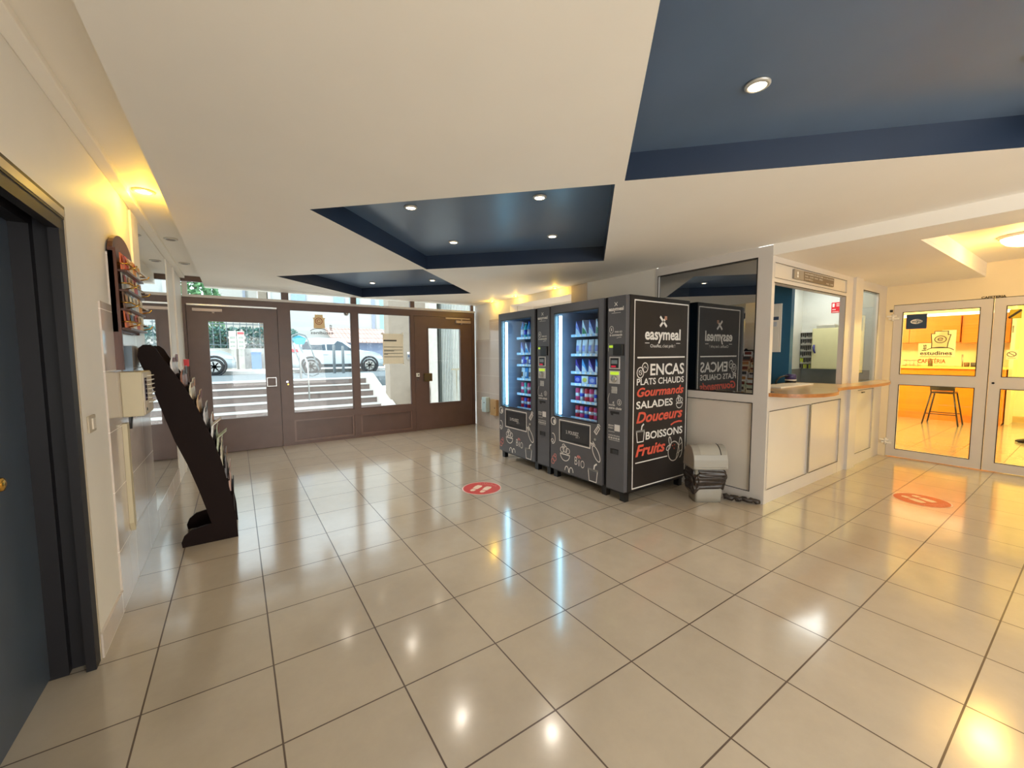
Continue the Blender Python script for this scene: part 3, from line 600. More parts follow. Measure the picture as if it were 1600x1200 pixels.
# the room behind
cafw = pm('cream_wall_paint', (240, 228, 190), .6, .02)
tag(MB().box(12.95, 13.05, -5, 2.6, 0, 2.6).box(XD+.1, 13, 2.5, 2.6, 0, 2.6).box(XD+.1, 13, -5, -4.9, 0, 2.6).box(12.4, 12.95, -.55, -.50, 0, 2.6).build('wall_kitchen', cafw), 'cream walls of the cafeteria kitchen', 'wall', kind='structure')
tag(B(XD+.1, 13, -5, 2.6, 2.55, 2.6).build('ceiling', ceil_m), 'white ceiling of the cafeteria', 'ceiling', kind='structure')
tag(MB().box(12.93, 12.95, -4.9, -.55, 0, .12).build('baseboard_kitchen', pm('tan_skirting', (196, 170, 120), .5)), 'tan skirting of the cafeteria back wall', 'skirting', kind='structure')
oak = wood('orange_oak', (214, 126, 44), .4, 2, 1, .10); oak2 = wood('orange_oak_front', (226, 136, 26), .35, 1.5, 1, .08)
r = thing('kitchen_counter', 'long orange wood kitchen counter along the cafeteria back', 'counter', (12.4, .9, 0))
B(12.15, 12.95, -.48, 2.5, .02, 1.05).build('counter_body', oak2, r); B(12.10, 12.95, -.5, 2.5, 1.05, 1.09).build('worktop', pm('yellow_laminate', (236, 204, 120), .3), r)
B(12.14, 12.15, -.48, 2.5, .0, .14).build('plinth', oak, r)
r = thing('wall_cabinet', 'right orange wall cabinet above the cafeteria counter', 'cabinet', (12.7, -.16, 1.56)); B(12.5, 12.95, -.48, .15, 1.56, 2.12).build('cabinet_body', oak, r)
B(12.485, 12.5, -.475, .145, 1.565, 2.115).build('cabinet_door', oak, r)
r = thing('wall_cabinet', 'left orange wall cabinet above the cafeteria counter', 'cabinet', (12.7, .95, 1.58)); B(12.45, 12.95, .16, 2.4, 1.58, 2.12).build('cabinet_body', oak, r)
for k in range(3): B(12.435, 12.45, .165+.745*k, .90+.745*k, 1.585, 2.115).build('cabinet_door', oak, r)
o = MB().box(12.50, 12.56, -.45, 2.3, 2.13, 2.18).build('light_tube', disc_emit('tube_glow', (255, 246, 214), 5)); tag(o, 'long glowing light strip on top of the cafeteria wall cabinets', 'light')
o = thing('dish_rack', 'wire dish rack on the left of the cafeteria counter', 'dish rack', (12.3, .80, 1.09))
wq = MB()
for z in (1.11, 1.21): wq.tube([(12.2, .69, z), (12.2, .92, z), (12.42, .92, z), (12.42, .69, z), (12.2, .69, z)], .007)
for y in (.70, .76, .82, .88): wq.tube([(12.2, y, 1.09), (12.2, y, 1.21)], .006)
wq.build('wire_frame', chrome, o)
o = MB().lathe((12.3, .53, 1.09), [(.035, 0), (.035, .1), (.012, .135), (.012, .16), (.001, .161)], 14).build('soap_bottle', pm('grey_bottle', (116, 104, 70), .3)); tag(o, 'small grey bottle beside the dish rack on cafeteria counter', 'bottle')
o = MB().tube([(12.3, .08, 1.09), (12.3, .085, 1.33)], .012).build('paper_roll_holder', chrome); tag(o, 'upright metal rod standing on the cafeteria counter', 'holder')
for i, (y, c2, w) in enumerate(((.02, (120, 88, 60), 'brown mug, left of the pair on the cafeteria counter'), (-.07, (84, 76, 78), 'dark mug, right of the pair on the cafeteria counter'))):
    o = MB().lathe((12.28, y, 1.09), [(.036, 0), (.04, .085), (.034, .085), (.03, .01)], 14).build('mug', pm('mug_glaze_%d' % i, c2, .3)); tag(o, w, 'mug', 'mugs on the cafeteria counter')
# bar stool
o = thing('bar_stool', 'black metal bar stool with a low curved back in the cafeteria', 'stool', (11.6, .2, 0))
bl = pm('black_steel', (36, 28, 24), .4)
for sx, sy in ((-1, 1), (-1, -1), (1, 1), (1, -1)):
    MB().tube([(11.6+sx*.15, .19+sy*.15, .60), (11.6+sx*.21, .19+sy*.24, 0)], .013).build('leg', bl, o)
MB().box(11.43, 11.77, .03, .35, .595, .625).build('seat', bl, o, bevel=.01)
MB().tube([(11.42, -.01, .20), (11.42, .39, .20)], .009).tube([(11.78, -.01, .20), (11.78, .39, .20)], .009).build('footrest', bl, o)
MB().rings([[(11.44-.03*math.cos(t)*0+.05*(abs(t)**2)-.06, .19+.165*t, z) for t in [k/6-1 for k in range(13)]] for z in (.655, .735)], cap=False, closed=False).build('backrest', bl, o)
MB().tube([(11.45, .04, .61), (11.43, .03, .73)], .01).tube([(11.45, .34, .61), (11.43, .35, .73)], .01).build('back_post', bl, o)
o = thing('shoe', 'dark shoe on the cafeteria floor at the right photo edge', 'shoe', (10.24, -.90, 0))
MB().rings([[(10.24+.045*math.cos(a)*s, -.95+u, .005+h*(.5+.5*math.sin(a))) for a in [2*PI*k/12 for k in range(12)]] for u, s, h in ((.13, .25, .025), (.11, .7, .04), (.05, 1, .06), (-.04, .95, .075), (-.12, .9, .09), (-.15, .6, .085))]).build('upper', pm('dark_leather', (44, 36, 30), .4), o)
B(10.197, 10.283, -1.08, -.85, 0, .012).build('sole', black, o)
for x, y in ((10.6, -2.3), (10.2, 1.7)):
    ld = bpy.data.lights.new('cafeteria_light', 'POINT'); ld.energy = 250; ld.color = (1, .80, .27); ld.shadow_soft_size = .15
    o = thing('cafeteria_ceiling_lamp', 'dome lamp on the cafeteria ceiling' + (' at the kitchen end' if y > 0 else ' at the far right end'), 'ceiling light', (x, y, 2.55))
    MB().lathe((x, y, 2.55), [(.16, 0), (.16, -.02), (.12, -.06), (.001, -.08)], 24).build('lamp_shade', lamp_y, o)
    lo = bpy.data.objects.new('cafeteria_light', ld); COL.objects.link(lo); lo.parent = o; lo.location = (0, 0, -.2)

# ================================================================ VENDING MACHINES
XF = 3.30
led_m = disc_emit('led_strip_glow', (150, 222, 250), 17)
vglass = glass('vending_glass', (.98, .985, 1), .015)
inner_m = pm('machine_lining', (112, 120, 140), .35, .05)
steel_m = pm('pale_shelf_enamel', (176, 206, 236), .35, .03)
vm_txt = ink
def icon_bowl(q, F, a, b, s):
    q.ellipse(F, (a, b), .075*s, .07*s, .009*s, a0=PI, a1=2*PI).line(F, [(a-.08*s, b), (a+.08*s, b)], .012*s)
    for dx, dy, r in ((-.045, .045, .03), (.0, .06, .035), (.045, .045, .03), (-.02, .09, .022)): q.ellipse(F, (a+dx*s, b+dy*s), r*s, r*s, .008*s, 12)
def icon_cup(q, F, a, b, w, h, t):
    q.line(F, [(a-w*.38, b), (a-w*.5, b+h*.62), (a+w*.5, b+h*.62), (a+w*.38, b)], t, True).line(F, [(a-w*.55, b+h*.62), (a+w*.55, b+h*.62)], t*1.6)
    q.line(F, [(a+w*.1, b+h*.62), (a+w*.18, b+h*.88), (a+w*.42, b+h)], t*1.8)
def vending(dy, label):
    Y = lambda y: y+dy
    r = thing('vending_machine', label, 'vending machine', (3.78, Y(1.415), 0))
    F = (V3((XF, dy, 0)), V3((0, -1, 0)), V3((0, 0, 1)))
    y0, y1 = Y(.88), Y(1.95)
    cab = MB().box(XF+.05, 4.27, y0, y0+.24, .10, 1.93).box(XF+.05, 4.27, y1-.02, y1, .10, 1.93).box(XF+.05, 4.27, y0+.24, y1-.02, 1.875, 1.93).box(4.15, 4.27, y0+.24, y1-.02, .10, 1.875).box(XF+.05, 4.15, y0+.24, y1-.02, .10, .655)
    cab.build('cabinet', vmblack, r)
    MB().box(XF+.09, 4.148, y0+.24, y0+.244, .656, 1.874).box(XF+.09, 4.148, y1-.024, y1-.02, .656, 1.874).box(4.144, 4.149, y0+.242, y1-.022, .656, 1.874).box(XF+.09, 4.148, y0+.242, y1-.022, 1.870, 1.8745).box(XF+.06, 4.148, y0+.242, y1-.022, .655, .66).build('lining', inner_m, r)
    # product door: frame, glass and a lower panel
    d = MB()
    ga, gb, g0, g1 = Y(1.885), Y(1.222), .705, 1.835
    a, b = Y(1.945), Y(1.155)
    for p in ((ga, a, .10, 1.925), (b, gb, .10, 1.925), (gb, ga, .10, g0), (gb, ga, g1, 1.925)): d.box(XF, XF+.05, *p)
    door = d.build('product_door', vmgrey, r)
    B(XF+.012, XF+.018, gb, ga, g0, g1).build('door_glass', vglass, door)
    g = MB(); g.line(F, [(-1.885, g0), (-1.222, g0), (-1.222, g1), (-1.885, g1)], .012, True); g.build('glass_seal', black, door)
    MB().box(XF+.055, XF+.075, Y(1.842), Y(1.868), .72, 1.815).build('led_strip', led_m, r)
    MB().box(XF+.03, XF+.06, Y(1.10), Y(1.155), .10, 1.925).build('hinge_gap', black, r)
    # collection flap
    fl = MB().line(F, [(-1.79, .44), (-1.32, .44), (-1.32, .672), (-1.79, .672)], .011, True, .002).build('flap_outline', ink, door)
    fp = MB().box(XF-.004, XF+.004, Y(1.335), Y(1.775), .458, .655).build('collection_flap', pm('flap_plastic', (48, 48, 52), .3), door)
    MB().box(XF-.006, XF+.0, Y(1.757), Y(1.775), .458, .655).box(XF-.006, XF, Y(1.335), Y(1.775), .458, .468).build('flap_recess', black, fp)
    F2 = (V3((XF-.004, dy, 0)), F[1], F[2])
    MB().text(F2, '3. POUSSEZ', -1.68, -1.485, .535, .572, bold=.01).text(F2, 'ici !', -1.53, -1.47, .512, .532, shear=.3).build('flap_lettering', pm('pale_grey_ink', (214, 212, 210), .6), fp)
    # line drawings on the lower panel
    q = MB()
    icon_bowl(q, F, -1.70, .30, 1.0)
    q.text(F, 'B', -1.545, -1.505, .225, .31, bold=-.01).text(F, 'I', -1.485, -1.475, .22, .285).text(F, 'O', -1.455, -1.40, .21, .29, bold=-.01)
    q.ellipse(F, (-1.67, .125), .03, .05, .010, a0=-.2, a1=PI).ellipse(F, (-1.60, .125), .03, .05, .010, a0=0, a1=PI+.3)
    icon_cup(q, F, -1.28, .108, .13, .19, .009)
    q.ellipse(F, (-1.235, .40), .035, .085, .009, rot=.55).line(F, [(-1.295, .47), (-1.31, .50), (-1.275, .485), (-1.28, .515), (-1.25, .48)], .010)
    q.line(F, [(-1.265, .62), (-1.235, .595), (-1.19, .66), (-1.215, .685)], .009, True).line(F, [(-1.225, .695), (-1.2, .70), (-1.185, .68)], .008).line(F, [(-1.25, .61), (-1.205, .675)], .007)
    q.ellipse(F, (-1.895, .645), .042, .042, .010).ellipse(F, (-1.88, .64), .018, .024, 0)
    q.ellipse(F, (-1.905, .445), .04, .058, .009, a0=-1.9, a1=1.9).ellipse(F, (-1.915, .42), .018, .018, .008)
    q.build('line_drawings', ink, door, label='white line drawings of food on the lower panel')
    q = MB(); q.line(F, [(-1.515, .30), (-1.50, .325), (-1.485, .305), (-1.47, .325), (-1.455, .305)], .012).line(F, [(-1.485, .30), (-1.485, .335)], .010)
    q.ellipse(F, (-1.88, .22), .032, .03, .009).ellipse(F, (-1.905, .185), .025, .03, .009).ellipse(F, (-1.865, .255), .02, .018, .008)
    q.build('red_drawings', pm('pale_red_ink', (206, 130, 124), .6), door, label='red line drawings on the lower panel')
    MB().lathe((XF-.012, Y(1.245), .545), [(.013, 0), (.013, .013)], 12, 0).build('door_lock', chrome, door)
    # selection panel
    sp = MB().box(XF, XF+.05, Y(.885), Y(1.10), .10, 1.925).build('selection_panel', vmgrey, r, bevel=.003)
    q = MB(); q.text(F, 'easymeal', -1.09, -.912, 1.78, 1.826, bold=.03).line(F, [(-1.02, 1.868), (-.985, 1.834)], .006).line(F, [(-.985, 1.868), (-1.02, 1.834)], .006).rect(F, -1.055, -.945, 1.769, 1.772)
    q.ellipse(F, (-1.053, 1.618), .024, .032, .004).text(F, '1', -1.058, -1.048, 1.606, 1.632, bold=.03)
    q.text(F, 'PAR ICI', -1.012, -.928, 1.588, 1.604, bold=.02).text(F, 'la commande', -1.075, -.926, 1.558, 1.58, shear=.2, bold=.02).line(F, [(-.99, 1.538), (-.96, 1.545), (-.935, 1.545)], .003)
    q.ellipse(F, (-.949, .943), .023, .026, .004).text(F, '2', -.956, -.941, .93, .957, bold=.03)
    q.line(F, [(-1.085, 1.49), (-1.09, 1.44), (-1.083, 1.40)], .003).line(F, [(-1.07, 1.02), (-1.088, .97), (-1.085, .92)], .003)
    q.text(F, '€', -1.03, -1.01, .925, .945, bold=.02).text(F, 'FAITES', -1.076, -1.0, .903, .918, bold=.02).text(F, 'votre choix', -1.078, -.918, .872, .896, shear=.2, bold=.02)
    q.text(F, 'BESOIN', -1.078, -1.015, .708, .722, bold=.02).text(F, "D'AIDE ?", -1.078, -1.015, .685, .699, bold=.02).rect(F, -1.078, -1.0, .655, .658).text(F, 'CONTACTEZ-NOUS', -1.078, -.94, .615, .627, bold=.01).text(F, '09 80 00 00 00', -1.078, -.94, .588, .606, bold=.02).rect(F, -1.07, -.94, .576, .579)
    q.build('panel_lettering', ink, sp)
    MB().rect(F, -1.004, -.938, .668, .73).build('blank_label', pm('pale_grey_ink', (0, 0, 0)), sp)
    cr = MB().box(XF-.03, XF+.002, Y(.90), Y(1.01), 1.378, 1.482).build('card_reader', black, sp, bevel=.004)
    kp = MB().box(XF-.008, XF+.002, Y(1.015), Y(1.08), 1.39, 1.482).build('reader_display', pm('grey_plastic', (90, 92, 96), .4), sp)
    MB().box(XF-.010, XF-.006, Y(1.022), Y(1.072), 1.45, 1.472).build('reader_screen', disc_emit('lime_screen', (190, 230, 60), .5), kp)
    sc = MB().box(XF-.006, XF+.002, Y(.945), Y(1.071), 1.252, 1.366).build('screen_bezel', pm('silver_plastic', (196, 194, 192), .3), sp)
    MB().box(XF-.008, XF-.004, Y(.958), Y(1.058), 1.262, 1.354).build('screen', black, sc)
    MB().box(XF-.010, XF-.006, Y(.99), Y(1.045), 1.268, 1.284).build('screen_mark', pm('screen_red', (200, 30, 60), .4, emit=.4), sc)
    MB().box(XF-.010, XF-.006, Y(.972), Y(1.045), 1.30, 1.335).build('screen_picture', pm('screen_grey', (110, 120, 122), .4, emit=.2), sc)
    cs = MB().box(XF-.006, XF+.002, Y(.946), Y(1.071), 1.115, 1.236).build('coin_plate', pm('silver_plastic', (0, 0, 0)), sp)
    MB().box(XF-.009, XF-.004, Y(.955), Y(1.055), 1.198, 1.226).build('coin_screen', disc_emit('lime_screen', (0, 0, 0), 1), cs)
    MB().lathe((XF-.02, Y(1.01), 1.16), [(.001, 0), (.03, .002), (.034, .014)], 18, 0).build('coin_slot', chrome, cs)
    kq = MB()
    for i in range(4):
        for j in range(3): kq.box(XF-.006, XF+.001, Y(.978+.022*j), Y(.978+.022*j+.018), 1.025+.016*i, 1.025+.016*i+.012)
    kq.build('keypad', pm('pale_keys', (176, 174, 170), .4), sp)
    MB().rect(F, -1.058, -.948, .83, .853).rect(F, -1.05, -1.02, .815, .832).build('note_slot', black, sp)
    cp = MB().rect(F, -1.053, -.952, .445, .495).build('coin_return', black, sp)
    MB().box(XF-.006, XF+.001, Y(.955), Y(1.02), .447, .488).build('return_flap', pm('flap_plastic', (0, 0, 0)), cp)
    MB().box(XF+.03, 4.25, y0+.02, y1-.02, .075, .10).build('plinth', black, r)
    for fy in (.93, 1.16, 1.90):
        for fxx in (3.335, 4.18): MB().box(fxx, fxx+.055, Y(fy)-.03, Y(fy)+.03, 0, .08).build('foot', black, r)
    return r
vm1 = vending(0, 'nearer black vending machine with the lettered side panel')
vm2 = vending(1.09, 'farther black vending machine next to the wall recess')
# printed side panel of the nearer machine
FS = (V3((0, .8795, 0)), V3((1, 0, 0)), V3((0, 0, 1)))
sp = MB().rect(FS, 3.40, 4.25, .108, 1.895, .0004).build('side_poster', pm('poster_black', (40, 34, 32), .38, .08, 4), vm1)
q = MB()
q.line(FS, [(3.412, .118), (4.243, .118), (4.243, 1.885), (3.412, 1.885)], .011, True).line(FS, [(3.458, 1.357), (4.202, 1.357)], .014)
q.line(FS, [(3.785, 1.75), (3.89, 1.655)], .024).line(FS, [(3.785, 1.655), (3.86, 1.725)], .024)
q.text(FS, 'easymeal', 3.562, 4.12, 1.49, 1.635, bold=.025).rect(FS, 3.564, 3.63, 1.491, 1.497).rect(FS, 4.05, 4.116, 1.491, 1.497)
q.text(FS, "Chauffez, c'est prêt !", 3.643, 4.03, 1.443, 1.483)
q.ellipse(FS, (3.505, 1.215), .048, .05, .009).ellipse(FS, (3.572, 1.262), .042, .045, .009).ellipse(FS, (3.505, 1.215), .02, .022, .006).line(FS, [(3.545, 1.25), (3.565, 1.275), (3.595, 1.255)], .006).line(FS, [(3.48, 1.235), (3.53, 1.2)], .005)
q.text(FS, 'ENCAS', 3.65, 4.195, 1.183, 1.297, bold=.02).text(FS, 'PLATS CHAUDS', 3.455, 4.195, 1.097, 1.16, bold=.015)
q.text(FS, 'SALADES', 3.453, 4.014, .872, .945, bold=.02); icon_bowl(q, FS, 4.128, .885, .72)
icon_cup(q, FS, 3.52, .556, .115, .168, .009); q.text(FS, 'BOISSONS', 3.598, 4.19, .565, .642, bold=.02)
q.ellipse(FS, (4.05, .395), .092, .10, .010).ellipse(FS, (4.15, .42), .045, .105, .010, a0=-PI/2, a1=PI/2).line(FS, [(4.09, .30), (4.155, .525)], .009).line(FS, [(4.10, .36), (4.185, .39)], .007).line(FS, [(4.12, .43), (4.19, .47)], .007)
q.ellipse(FS, (3.96, .44), .035, .02, .009, rot=.5).ellipse(FS, (3.985, .505), .045, .018, .009, rot=1.8)
q.line(FS, [(3.452, .358), (3.945, .358)], .010)
q.build('white_lettering', ink, sp, label='white words and drawings of the menu poster')
q = MB()
q.text(FS, 'Gourmands', 3.462, 4.197, .985, 1.073, shear=.28, bold=.028).text(FS, 'Douceurs', 3.456, 4.186, .735, .842, shear=.28, bold=.028).text(FS, 'Fruits', 3.452, 3.908, .415, .527, shear=.28, bold=.028)
q.line(FS, [(3.99, .672), (4.05, .692), (4.12, .698), (4.18, .692)], .017)
q.line(FS, [(4.02, .455), (4.035, .452)], .012).line(FS, [(4.055, .46), (4.07, .457)], .012).line(FS, [(4.05, .43), (4.062, .415)], .012)
q.build('red_lettering', red_ink, sp, label='coral script words of the menu poster')
MB().rect(FS, 3.855, 3.893, 1.72, 1.757, .0012).build('fork_head', pm('copper_ink', (178, 134, 112), .5), sp)

# shelves belong to the machines; every product is a thing of its own
XSF = 3.575
Z1 = [1.606, 1.389, 1.189, 1.056, .859, .667]; Z2 = [1.615, 1.406, 1.252, 1.063, .860, .667]
for vm, dy, zs in ((vm1, 0, Z1), (vm2, 1.09, Z2)):
    for z in zs:
        sh = MB().box(XSF+.005, 4.13, dy+1.14, dy+1.90, z-.012, z).build('shelf', inner_m, vm)
        MB().box(XSF-.012, XSF+.006, dy+1.14, dy+1.90, z-.022, z+.008).build('shelf_rail', steel_m, sh)
        t = MB()
        for k in range(9): t.box(XSF-.015, XSF-.011, dy+1.18+.078*k, dy+1.205+.078*k, z-.018, z+.004)
        t.build('price_tags', paper, sh)
def prod_can(c, h, r, name='drink_can'):
    o = thing(name, 'x', 'drink', (0, 0, 0))
    MB().lathe((0, 0, 0), [(r*.8, 0), (r, .008), (r, h-.012), (r*.82, h)], 18).build('can_body', c[0], o)
    MB().lathe((0, 0, 0), [(r*.82, h), (r*.80, h+.002), (r*.70, h-.003), (.001, h-.003)], 18).build('can_lid', chrome, o)
    MB().lathe((0, 0, 0), [(r*1.006, h*.35), (r*1.006, h*.62)], 18).build('can_band', c[1], o)
    return o
def prod_bottle(c, h, r):
    o = thing('drink_bottle', 'x', 'drink', (0, 0, 0))
    MB().lathe((0, 0, 0), [(r*.9, 0), (r, .01), (r, h*.6), (r*.9, h*.68), (r*.4, h*.88), (r*.4, h*.93)], 16).build('bottle_body', c[0], o)
    MB().lathe((0, 0, 0), [(r*.48, h*.925), (r*.48, h), (.001, h)], 14).build('bottle_cap', c[1], o)
    MB().lathe((0, 0, 0), [(r*1.01, h*.2), (r*1.01, h*.52)], 16).build('bottle_label', c[2], o)
    return o
def prod_bag(c, w, h, t, lean=.0):
    o = thing('snack_bag', 'x', 'snack', (0, 0, 0)); R = []
    for z, k, ww in ((0, .55, .96), (h*.06, .8, 1), (h*.3, 1, .97), (h*.6, .85, .96), (h*.9, .25, 1), (h, .06, 1.02)):
        R.append([(k*t/2*math.sin(2*PI*i/16)+lean*z, ww*w/2*math.cos(2*PI*i/16)*(1 if k > .3 else 1.02), z) for i in range(16)])
    MB().rings(R).build('bag', c[0], o)
    q = MB(); F = (V3((-t*.50, 0, 0)), V3((0, -1, 0)), V3((0, 0, 1)))
    q.rings([[(-t*kk/2*math.sqrt(max(0, 1-(a/ww)**2))-.0015+lean*z, w*a/2, z) for a in (-.5, -.25, 0, .25, .5)] for z, kk, ww in ((h*.2, .93, .98), (h*.3, 1, .97), (h*.6, .85, .96))], cap=False, closed=False)
    q.build('bag_print', c[1], o); return o
def prod_wedge(c, w, h, t):
    o = thing('sandwich_pack', 'x', 'sandwich', (0, 0, 0))
    MB().prism([(-.02, -w/2, 0), (-.02, w/2, 0), (-.02, w/2-.01, h)], (t, 0, 0)).build('pack', c[0], o)
    MB().prism([(-.022, -w/2+.012, .008), (-.022, w/2-.008, .008), (-.022, w/2-.014, h*.5), (-.022, -w/2+.05, h*.35)], (.002, 0, 0)).build('pack_label', c[1], o); return o
def prod_box(c, w, h, t):
    o = thing('snack_box', 'x', 'snack', (0, 0, 0))
    B(-.03, t-.03, -w/2, w/2, 0, h).build('box', c[0], o, bevel=.003)
    F = (V3((-.031, 0, 0)), V3((0, -1, 0)), V3((0, 0, 1)))
    MB().ellipse(F, (0, h*.5), w*.32, h*.28, 0).build('box_print', c[1], o); return o
P = lambda n, rgb, r=.35, m=0: pm(n, rgb, r, .08, 30, metal=m)
lilac = P('lilac_pack', (150, 150, 214)); whitep = P('white_pack', (224, 228, 236)); dblue = P('blue_pack', (52, 66, 190)); redp = P('red_pack', (206, 36, 60)); pink = P('pink_pack', (226, 70, 130)); teal = P('teal_pack', (70, 190, 186)); ltblue = P('light_blue_pack', (84, 160, 226)); greenp = P('green_pack', (70, 130, 70)); yel = P('yellow_pack', (226, 208, 70)); silver = P('silver_pack', (200, 206, 214), .25, .4); brownp = P('brown_pack', (104, 64, 44)); violet = P('violet_pack', (92, 72, 170))
SH = ['top', 'second', 'third', 'fourth', 'fifth', 'bottom']
def fill(dy, zs, row, step, protos, which, n=None, xoff=.06):
    """one product behind the other's rail: protos = [(prototype maker, args, word), ...] cycled along the shelf"""
    n = n or int(.72/step)
    made = {}; cnt = {}
    for k in range(n):
        mk, args, word = protos[k % len(protos)]
        cnt[word] = cnt.get(word, 0)+1
        lb = '%s from the left on the %s shelf, %s vending machine' % (ORD[cnt[word]-1]+' '+word, SH[row], which)
        loc = (XSF+xoff, dy+1.89-step*(k+.5), zs[row])
        g = '%s shelf of the %s vending machine' % (SH[row], which)
        if word in made: dup(made[word], loc, lb, g)
        else:
            o = mk(*args); o.location = loc; o['label'] = lb; o['group'] = g; made[word] = o
N_ = 'nearer'; F_ = 'farther'
fill(0, Z1, 0, .105, [(prod_wedge, ((lilac, whitep), .095, .165, .1), 'lilac sandwich pack'), (prod_wedge, ((whitep, greenp), .095, .17, .1), 'white sandwich pack')], N_)
fill(0, Z1, 1, .098, [(prod_bag, ((whitep, lilac), .085, .165, .06), 'white and lilac snack bag')], N_)
fill(0, Z1, 2, .105, [(prod_wedge, ((violet, whitep), .095, .15, .1), 'violet sandwich pack'), (prod_wedge, ((ltblue, whitep), .095, .15, .1), 'light blue sandwich pack')], N_)
fill(0, Z1, 3, .115, [(prod_box, ((dblue, lilac), .105, .088, .1), 'blue snack box'), (prod_box, ((whitep, yel), .105, .09, .1), 'white and yellow snack box')], N_)
fill(0, Z1, 4, .074, [(prod_can, ((pink, whitep), .145, .03), 'pink drink can'), (prod_can, ((silver, dblue), .145, .03), 'silver drink can'), (prod_can, ((redp, whitep), .145, .03), 'red drink can')], N_)
fill(0, Z1, 5, .074, [(prod_can, ((redp, whitep), .135, .032), 'red drink can'), (prod_can, ((pink, silver), .135, .032), 'pink drink can'), (prod_can, ((dblue, silver), .135, .032), 'blue drink can')], N_)
fill(1.09, Z2, 0, .074, [(prod_bottle, ((ltblue, dblue, whitep), .215, .031), 'light blue drink bottle'), (prod_bottle, ((teal, whitep, dblue), .20, .031), 'teal drink bottle')], F_)
fill(1.09, Z2, 1, .105, [(prod_wedge, ((lilac, whitep), .095, .15, .1), 'lilac sandwich pack'), (prod_wedge, ((whitep, ltblue), .095, .15, .1), 'white sandwich pack')], F_)
fill(1.09, Z2, 2, .085, [(prod_bag, ((dblue, whitep), .075, .115, .05), 'blue snack bag'), (prod_bag, ((silver, dblue), .075, .115, .05), 'silver snack bag')], F_)
fill(1.09, Z2, 3, .085, [(prod_bag, ((whitep, brownp), .075, .15, .05), 'white and brown snack bag'), (prod_bag, ((ltblue, whitep), .075, .15, .05), 'light blue snack bag')], F_)
fill(1.09, Z2, 4, .074, [(prod_can, ((pink, whitep), .15, .03), 'pink drink can'), (prod_can, ((teal, silver), .15, .03), 'teal drink can')], F_)
fill(1.09, Z2, 5, .074, [(prod_can, ((redp, whitep), .14, .032), 'red drink can'), (prod_can, ((dblue, silver), .14, .032), 'blue drink can')], F_)

# ================================================================ LEFT WALL THINGS
o = B(XL, XL+.008, 1.035, 1.145, 1.043, 1.122).build('light_switch', pm('beige_plastic', (186, 172, 148), .4), bevel=.003); tag(o, 'small beige light switch on the white wall by the dark door', 'light switch')
MB().box(XL+.007, XL+.014, 1.075, 1.115, 1.058, 1.108).build('switch_rocker', pm('pale_plastic', (220, 208, 190), .35), o)
# cream control box with a row of lever tabs
cream = pm('cream_box_metal', (206, 194, 164), .45, .03)
o = thing('control_box', 'cream wall box with a dark slot and a column of tabs on its side', 'wall box', (-.155, 1.845, 1.035))
B(XL+.008, -.104, 1.69, 2.0, 1.035, 1.305).build('box_body', cream, o, bevel=.006)
B(-.106, -.10, 1.70, 1.99, 1.045, 1.296).build('box_front', pm('pale_plastic', (0, 0, 0)), o)
B(-.101, -.098, 1.735, 1.80, 1.125, 1.265).build('box_window', pm('dark_violet_glass', (52, 44, 70), .15), o)
for k in range(7): MB().box(-.101, -.085, 1.85, 1.985, 1.272-.028*k, 1.277-.028*k).build('side_tab', paper, o)
MB().lathe((-.102, 1.765, 1.07), [(.010, 0), (.010, .004), (.001, .005)], 12, 0).build('box_button', black, o)
o = thing('wall_duct', 'slim cream cable duct with a pointed lower end under the wall box', 'cable duct', (XL+.02, 1.72, .34))
MB().prism([(XL+.009, 1.68, .345), (XL+.009, 1.71, .40), (XL+.009, 1.71, 1.0), (XL+.009, 1.65, 1.0), (XL+.009, 1.65, .40)], (.022, 0, 0)).build('duct', cream, o)
MB().prism([(XL+.032, 1.70, 1.0), (XL+.032, 1.77, 1.02), (XL+.032, 1.77, 1.034), (XL+.032, 1.70, 1.034)], (.01, 0, 0)).build('duct_clip', black, o)
MB().prism([(XL+.03, 1.72, .96), (XL+.03, 1.76, 1.02), (XL+.03, 1.74, 1.03), (XL+.03, 1.71, 1.03)], (.012, 0, 0)).build('duct_flap', black, o)
o = MB().box(XL+.012, -.152, 1.77, 1.776, 1.307, 1.462).build('metal_plate', pm('blue_steel', (126, 142, 156), .3, .05, metal=.5)); tag(o, 'square blue-grey metal plate standing on the cream wall box', 'plate')

# arched brochure rack on the wall
walnut = wood('walnut', (84, 46, 30), .35, 4, 2, .25)
Xr = XL+.009
o = thing('brochure_rack', 'arched dark wooden brochure rack on the left wall', 'brochure rack', (Xr, 1.9, 1.32))
P = [(1.62, 1.54), (2.17, 1.54), (2.17, 2.0)]+[(1.895+.275*math.cos(t), 2.0+.13*math.sin(t)) for t in [PI*k/14 for k in range(1, 14)]]+[(1.62, 2.0)]
MB().prism([(Xr, y, z) for y, z in P], (.022, 0, 0)).build('back_board', walnut, o)
for y, zb in ((1.62, 1.32), (2.15, 1.54)): B(Xr, Xr+.035, y, y+.02, zb, 2.02).build('side_rail', walnut, o)
tz = [1.90, 1.788, 1.677, 1.566]
for z in tz:
    s = MB().box(Xr+.02, Xr+.075, 1.64, 2.15, z-.012, z).build('pocket_ledge', walnut, o)
    MB().tube([(Xr+.03, 1.645, z+.035), (Xr+.08, 1.65, z+.035), (Xr+.085, 2.14, z+.035), (Xr+.03, 2.145, z+.035)], .004).build('pocket_wire', brass, s)
    for y in (1.70, 2.12): MB().tube([(Xr+.03, y, z), (Xr+.10, y, z+.02), (Xr+.11, y, z+.035)], .004).build('pocket_hook', brass, s)
